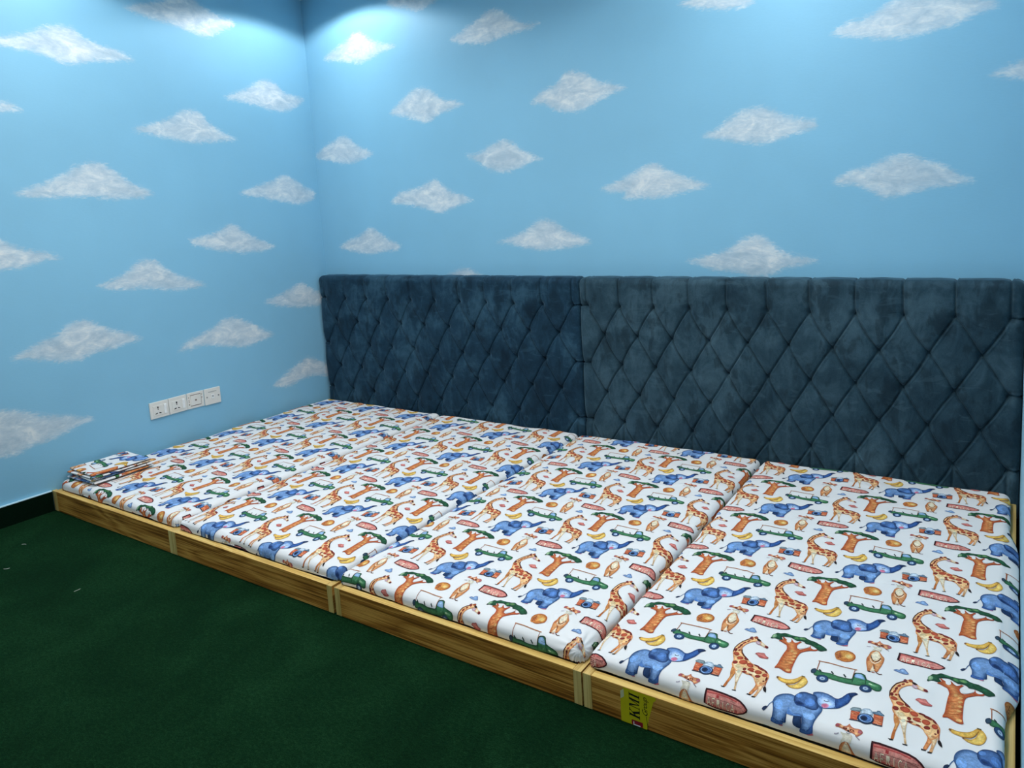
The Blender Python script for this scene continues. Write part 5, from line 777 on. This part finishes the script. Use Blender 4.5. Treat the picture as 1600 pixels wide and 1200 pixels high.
def flare(X, s):      # the sheet's right side spills over the frame rim
    y = X[:, 1]; w_ = np.clip((y+1.52)/.12, 0, 1)*np.clip((-.42-y)/.2, 0, 1); w_ = w_*w_*(3-2*w_)
    k = np.clip((s-.022)/.03, 0, 1)*(X[:, 0] > 3.9)
    X = X.copy(); X[:, 0] += k*w_*(.030+.004*np.sin(y*23))
    m_ = X[:, 0] > 4.008; X[:, 2] = np.where(m_ & (w_ > .01), np.maximum(X[:, 2], .1035+.0004*k), X[:, 2])
    X[:, 0] = np.minimum(X[:, 0], 4.0535)
    return X
for i, rc in enumerate(RECTS):
    o = printed_cloth('mattress', rc, ZT, .029, .014, .046, LATS[i], make_disp(i, rc), bottom=.0320, post=flare if i == 3 else None)
    tag(o, LAB[i], 'mattress', 'mattresses on the low beds')

# folded spare sheets on the left bed
pile = ['lowest folded safari print sheet in the pile on the leftmost mattress', 'folded safari print sheet, second from the bottom of the pile', 'folded safari print sheet, second from the top of the pile', 'topmost folded safari print sheet, showing an upside-down blue elephant']
for k in range(4):
    wx, wy, th = .262-.006*k, .290-.005*k, .0105
    ang = math.radians((4, -2, 3, 0)[k]-2)
    t = (.166+(.004, -.004, .003, 0)[k], -1.598+(0, .005, -.004, .003)[k], ZT+.0040+k*.0121)
    rc = (-wx/2, wx/2, -wy/2, wy/2)
    def fd(P, s, flat, k=k): return wave(P, 70+k, .0009, .12)
    a1 = np.array([-.385, .06]); a2 = np.array([-.05, -.35])
    O = np.array([-.024, -.128]) if k == 3 else np.array([.1*k, .07*k])
    o = printed_cloth('folded_sheet', rc, th, .0050, .0, .006, (O, a1, a2), fd, bottom=.0008)
    o.location = t; o.rotation_euler = (0, 0, ang)
    tag(o, pile[k], 'folded sheet', 'folded sheets piled on the left bed')

# ------------------------------------------------------------ tufted headboards
BX, BZ, ZTOP = .190, .1537, .8385
def headboard(xa, xb, matl, label):
    t = tag(empty('headboard', ((xa+xb)/2, -.05, 0)), label, 'headboard')
    off = Vector((-(xa+xb)/2, .05, 0))
    w = xb-xa; h = .983; cx = (xa+xb)/2
    bx = (w-.085)/10
    btn = []; segs = []
    rows = [ZTOP-BZ*k for k in range(6)]
    for k, z in enumerate(rows):
        n = 11 if k % 2 == 0 else 10
        xs = [cx+(j-(n-1)/2)*bx for j in range(n)]
        for j, x in enumerate(xs):
            btn.append((x, z))
            if k == 0: segs.append(((x, z), (x, h+.2), 0))
            if k < 5:
                for dx in (-.5, .5):
                    x2 = x+dx*bx
                    if cx-5.05*bx < x2 < cx+5.05*bx: segs.append(((x, z), (x2, rows[k+1]), 1))
            if k == 4: segs.append(((x, z), (x, -.1), 2))
        if n == 11:
            segs.append(((xs[0], z), (xa-.2, z), 3)); segs.append(((xs[-1], z), (xb+.2, z), 3))
    zlow = .02; r = .030
    depth0 = .092
    smax = r*PI/2+.055
    def axis(lo, hi, fine):
        e = np.linspace(-(smax-r), r, 16); return np.concatenate([lo+e, np.linspace(lo+r, hi-r, int((hi-lo-2*r)/fine))[1:-1], hi-e[::-1]])
    U = axis(xa, xb, .0036); Vv = axis(zlow, h, .0036)
    gu, gv = np.meshgrid(U, Vv, indexing='ij'); P = np.stack([gu.ravel(), gv.ravel()], 1)
    c = np.stack([np.clip(P[:, 0], xa+r, xb-r), np.clip(P[:, 1], zlow+r, h-r)], 1)
    d = P-c; s = np.sqrt((d**2).sum(1)); u = d/np.maximum(s, 1e-9)[:, None]; s = np.minimum(s, smax); arc = r*PI/2
    a = np.clip(s/r, 0, PI/2); hor = np.where(s < arc, r*np.sin(a), r); back = np.where(s < arc, r*(1-np.cos(a)), r+s-arc)
    nh = np.where(s < arc, np.sin(a), 1.); nz = np.where(s < arc, np.cos(a), 0.)
    dm = np.full(len(P), 9.); lip = np.zeros(len(P)); dv = np.full(len(P), 9.)
    rr_ = np.random.RandomState(int(xa*10)+3)
    for (p_, q_, kind) in segs:
        if kind == 2: continue
        A0, B0 = np.array(p_), np.array(q_); dd = B0-A0; L_ = np.linalg.norm(dd); n_ = np.array([-dd[1], dd[0]])/L_
        if n_[0] < 0: n_ = -n_
        bow = rr_.uniform(-.006, .006) if kind == 1 else rr_.uniform(-.002, .002)
        tt = np.clip(((P-A0)@dd)/L_**2, 0, 1)
        Q = P-n_[None]*(bow*np.sin(tt*PI))[:, None]
        ds = seg_dist(Q, A0, B0); sg = (Q-A0)@n_
        upd = ds < dm; dm = np.where(upd, ds, dm)
        if kind in (0, 3): dv = np.minimum(dv, ds)
        lipw = .0034 if kind == 1 else .0045
        lip = np.maximum(lip, np.where((sg > 0) & (ds < .03), lipw*np.exp(-((ds-.0075)/.004)**2), 0))
    for (p_, q_, kind) in segs:
        if kind != 2: continue
        ds = seg_dist(P, np.array(p_), np.array(q_)); low = P[:, 1] < rows[4]
        dm = np.where(low, np.minimum(dm, ds), dm)
    db = np.full(len(P), 9.)
    for bx_, bz_ in btn[:]:
        if bz_ < .1: continue
        db = np.minimum(db, np.sqrt(((P-np.array([bx_, bz_]))**2).sum(1)))
    # folds radiating from each button
    hgt = .0085*(1-np.exp(-dm/.022))-.0085*np.exp(-(dm/.0036)**2)+lip
    hgt = hgt-.0185*np.exp(-(db/.0165)**2)-.010*np.exp(-db/.035)
    hgt = hgt+wave(P, 5+int(xa), .0010, .11, 9)+wave(P, 15+int(xa), .0005, .035, 9)*np.exp(-db/.05)
    X = np.stack([c[:, 0]+u[:, 0]*hor+u[:, 0]*nh*hgt*.7, -(depth0-back)-nz*hgt, c[:, 1]+u[:, 1]*hor+u[:, 1]*nh*hgt*.7], 1)
    lim_x0, lim_x1 = xa-.0022, xb+.0022
    X[:, 0] = np.clip(X[:, 0], lim_x0, lim_x1); X[:, 2] = np.maximum(X[:, 2], .003); X[:, 1] = np.minimum(X[:, 1], -.004)
    nu, nv = gu.shape; I = np.arange(nu*nv).reshape(nu, nv)
    F = np.stack([I[:-1, :-1], I[1:, :-1], I[1:, 1:], I[:-1, 1:]], -1).reshape(-1, 4)
    X = X+np.array(off)[None]
    me = bpy.data.meshes.new('upholstery'); me.from_pydata(X.tolist(), [], F.tolist()); me.update()
    me.polygons.foreach_set('use_smooth', np.ones(len(me.polygons), bool))
    link('upholstery', me, matl, t)
    link('backing_board', box_mesh('backing_board', xa+.012, xb-.012, -.034, -.003, .004, h-.012), M['edge'], t, off)
    # buttons
    bm = bmesh.new(); bmesh.ops.create_uvsphere(bm, u_segments=16, v_segments=10, radius=.0105)
    for v in bm.verts: v.co.y *= .55
    bme = bm_mesh('button', bm, True)
    for bx_, bz_ in btn:
        if bz_ < .1: continue
        q = np.argmin(((P-np.array([bx_, bz_]))**2).sum(1)); y = X[q, 1]
        link('tuft_button', bme, matl, t, (bx_+off[0], y-.0015, bz_))
    return t
headboard(.017, 2.062, M['velvet_shaded'], 'left tufted slate blue velvet headboard, running from the corner to the middle')
headboard(2.068, 4.052, M['velvet'], 'right tufted slate blue velvet headboard, ending at the pale right wall')

# ------------------------------------------------------------ sockets on the left wall
def flat_poly(bm, pts, x):
    f = bm.faces.new([bm.verts.new((x, p_[0], p_[1])) for p_ in pts]); return f
def prism(name, pts, x0, x1):
    bm = bmesh.new(); f = flat_poly(bm, pts, x0); r = bmesh.ops.extrude_face_region(bm, geom=[f])
    for v in [g for g in r['geom'] if isinstance(g, bmesh.types.BMVert)]: v.co.x = x1
    bmesh.ops.recalc_face_normals(bm, faces=bm.faces); return bm_mesh(name, bm)
def circ(cy, cz, r, n=14, ry=None): return [(cy+(ry or r)*math.cos(2*PI*k/n), cz+r*math.sin(2*PI*k/n)) for k in range(n)]
def plate(y, z, w=.1035, h=.092, tilt=0, th=.009):
    t = empty('wall_socket', (.0003, y, z)); t.rotation_euler = (tilt, 0, 0)
    link('face_plate', box_mesh('face_plate', 0, th, -w/2, w/2, -h/2, h/2, .0022, 2), M['plastic'], t)
    return t
def power(y, z, tilt, label):
    t = plate(y, z, tilt=tilt); tag(t, label, 'wall socket')
    link('socket_insert', box_mesh('socket_insert', .0085, .0112, -.036, .018, -.030, .026, .0015), M['plastic'], t)
    bm = bmesh.new()
    for pts in (circ(-.009, .014, .0062, ry=.0042), circ(-.009, .004, .0035, ry=.0028), [(-.027, -.019), (-.014, -.013), (-.013, -.020), (-.026, -.022)], [(.009, -.022), (-.004, -.020), (-.005, -.013), (.006, -.017)]):
        f = flat_poly(bm, pts, .01135)
    link('pin_holes', bm_mesh('pin_holes', bm), M['black'], t)
    sw = link('switch', box_mesh('switch', .0085, .0125, .023, .039, -.028, .026, .0015), M['plastic_w'], t)
    link('rocker', box_mesh('rocker', .0118, .0145, .0245, .0375, .006, .024, .0012), M['plastic_w'], sw)
ys = [-1.238, -1.132, -1.026, -.922]; zs = [.3630, .3640, .3635, .3610]
power(ys[0], zs[0], .0, 'cream power socket with switch, leftmost of the row of wall plates')
power(ys[1], zs[1], .012, 'cream power socket with switch, second from the left in the row')
t = plate(ys[2], zs[2], .1015, .094, -.02, .005); t.name = 'blank_wall_plate'; tag(t, 'open cream wall plate with a central screw, between socket and data plate', 'wall plate')
c_ = link('centre_cover', box_mesh('centre_cover', .0045, .0075, -.030, .032, -.029, .029, .0012), M['plastic'], t)
link('screw', prism('screw', circ(0, 0, .0045), .007, .009), M['rust'], c_)
bm = bmesh.new()
for (y0, y1, z0, z1) in ((-.032, .032, .0295, .0325), (-.032, .032, -.0325, -.0295), (-.043, -.037, .018, .022), (-.042, -.036, -.024, -.019), (-.041, -.0385, -.010, .008), (.036, .041, .024, .028), (.037, .040, .004, .012), (.0325, .034, -.028, .028)):
    add_box(bm, .0047, .0056, y0, y1, z0, z1)
link('gaps', bm_mesh('gaps', bm), M['rust'], t)
t = plate(ys[3], zs[3], .100, .096, -.012, .008); t.name = 'data_socket'; tag(t, 'cream data socket with small square port, rightmost of the wall plates', 'data socket')
pt = link('port', box_mesh('port', .0078, .0102, -.011, .009, -.013, .010, .001), M['plastic_w'], t)
link('port_recess', box_mesh('port_recess', .0100, .0105, -.006, .005, -.006, .006), M['plastic_g'], pt)
link('nameplate', box_mesh('nameplate', .0078, .0088, -.026, .026, .024, .030, .0004), M['plastic_g'], t)
for yy in (-.036, .036): link('screw', prism('screw', circ(yy, -.002, .0042), .0078, .0092), M['metal'], t)

# ------------------------------------------------------------ torn sticker on the right bed's front board
t3 = frames[3]; yb = Y0+.0006

def front_poly(bm, pts, y, mi):
    f = bm.faces.new([bm.verts.new((p_[0], y, p_[1])) for p_ in pts]); f.material_index = mi
    f.normal_update()
    if f.normal.y > 0: f.normal_flip()
bm = bmesh.new()
front_poly(bm, [(3.163, .0015), (3.163, .0885), (3.170, .0935), (3.172, .1005), (3.266, .1005), (3.2655, .092), (3.259, .087), (3.252, .062), (3.243, .030), (3.238, .0015)], yb-.0005, 0)
front_poly(bm, [(3.1635, .066), (3.1635, .088), (3.170, .0925), (3.1735, .096), (3.1740, .075), (3.169, .070)], yb-.0008, 3)
LB = yb-.0009
def T2(u, v):     # text runs upwards: u along the line (height of the board), v = letter height, tops to the left
    return (3.2185-v*.030-.0*u, .022+u)
def letter(polys, u0, wd):
    for P in polys: front_poly(bm, [T2(u0+(x+.16*y)*wd, y) for x, y in P], LB, 1)
K_ = [[(.12, 0), (.34, 0), (.34, 1), (.12, 1)], [(0, 0), (.46, 0), (.46, .06), (0, .06)], [(0, .94), (.46, .94), (.46, 1), (0, 1)], [(.34, .38), (.34, .52), (.78, .97), (.88, .97)], [(.44, .56), (.62, .70), (1.0, .03), (.74, .03)], [(.64, 0), (1.1, 0), (1.1, .06), (.64, .06)], [(.66, .94), (1.02, .94), (1.02, 1), (.66, 1)]]
M_ = [[(.08, 0), (.16, 0), (.16, 1), (.08, 1)], [(0, 0), (.26, 0), (.26, .06), (0, .06)], [(0, .94), (.30, .94), (.30, 1), (0, 1)], [(.12, 1), (.34, 1), (.62, .02), (.54, .02)], [(.54, .02), (.62, .02), (.98, 1), (.88, 1)], [(.86, 0), (1.06, 0), (1.06, 1), (.86, 1)], [(.76, 0), (1.16, 0), (1.16, .06), (.76, .06)], [(.86, .94), (1.16, .94), (1.16, 1), (.86, 1)]]
I_ = [[(.14, 0), (.38, 0), (.38, 1), (.14, 1)], [(0, 0), (.52, 0), (.52, .06), (0, .06)], [(0, .94), (.52, .94), (.52, 1), (0, 1)]]
letter(K_, .0, .0235); letter(M_, .0275, .0235); letter(I_, .0575, .021)
front_poly(bm, [(3.194, .0025), (3.2265, .0025), (3.2265, .0165), (3.194, .0165)], LB, 2)
front_poly(bm, [(3.199, .0025), (3.219, .0025), (3.219, .0055), (3.199, .0055)], LB-.0003, 4)
front_poly(bm, [(3.199, .0055), (3.2015, .0055), (3.2015, .0125), (3.199, .0125)], LB-.0003, 4)
for k in range(9): front_poly(bm, [(3.2395-.0004*k, .004+k*.004), (3.2415-.0004*k, .004+k*.004), (3.2415-.0004*k, .0065+k*.004), (3.2395-.0004*k, .0065+k*.004)], LB, 1)
tx = bpy.data.curves.new('script', 'FONT'); tx.body = 'Group'; tx.size = .021; tx.shear = .35; tx.space_character = .92
to = bpy.data.objects.new('script', tx); C.objects.link(to); tm = to.to_mesh()
for p_ in tm.polygons:
    pts = [tm.vertices[v].co for v in p_.vertices]
    front_poly(bm, [(3.2405-q.y, .038+q.x) for q in pts], LB, 1)
to.to_mesh_clear(); bpy.data.objects.remove(to)
sm_ = bm_mesh('sticker', bm)
stk = link('sticker', sm_, [M['yellow'], M['ink'], M['red'], M['stickback'], M['plastic_w']], t3, (-t3.location.x, -t3.location.y, 0))
stk['label'] = 'torn yellow sticker with black lettering'

# ------------------------------------------------------------ specks of lint on the carpet
for k, (x, y, a) in enumerate([(.32, -2.06, .4), (3.30, -2.0, 1.0), (1.0, -2.15, 2.0), (.52, -2.2, .9), (3.42, -1.88, .3)]):
    V, F = [], []
    n = 7
    for j in range(n):
        tq = j/(n-1); w = .0006
        px, py = (tq-.5)*.022, .004*math.sin(tq*3+k)
        for (dy, dz) in ((-w, 0), (w, 0), (0, w*1.6)): V.append((px, py+dy, dz+.0006))
    for j in range(n-1):
        for q in range(3): F.append((j*3+q, j*3+(q+1) % 3, j*3+3+(q+1) % 3, j*3+3+q))
    o = link('lint_thread', mesh('lint_thread', V, F), M['lint'], None, (x, y, .0004), (0, 0, a))
    tag(o, ['tiny lint thread on the carpet near the left end of the beds', 'tiny lint thread on the carpet left of the yellow sticker', 'tiny lint thread on the carpet before the second bed', 'tiny lint thread on the carpet by the left skirting', 'tiny pale lint thread on the carpet below the rightmost bed front'][k], 'lint', 'lint threads on the carpet')
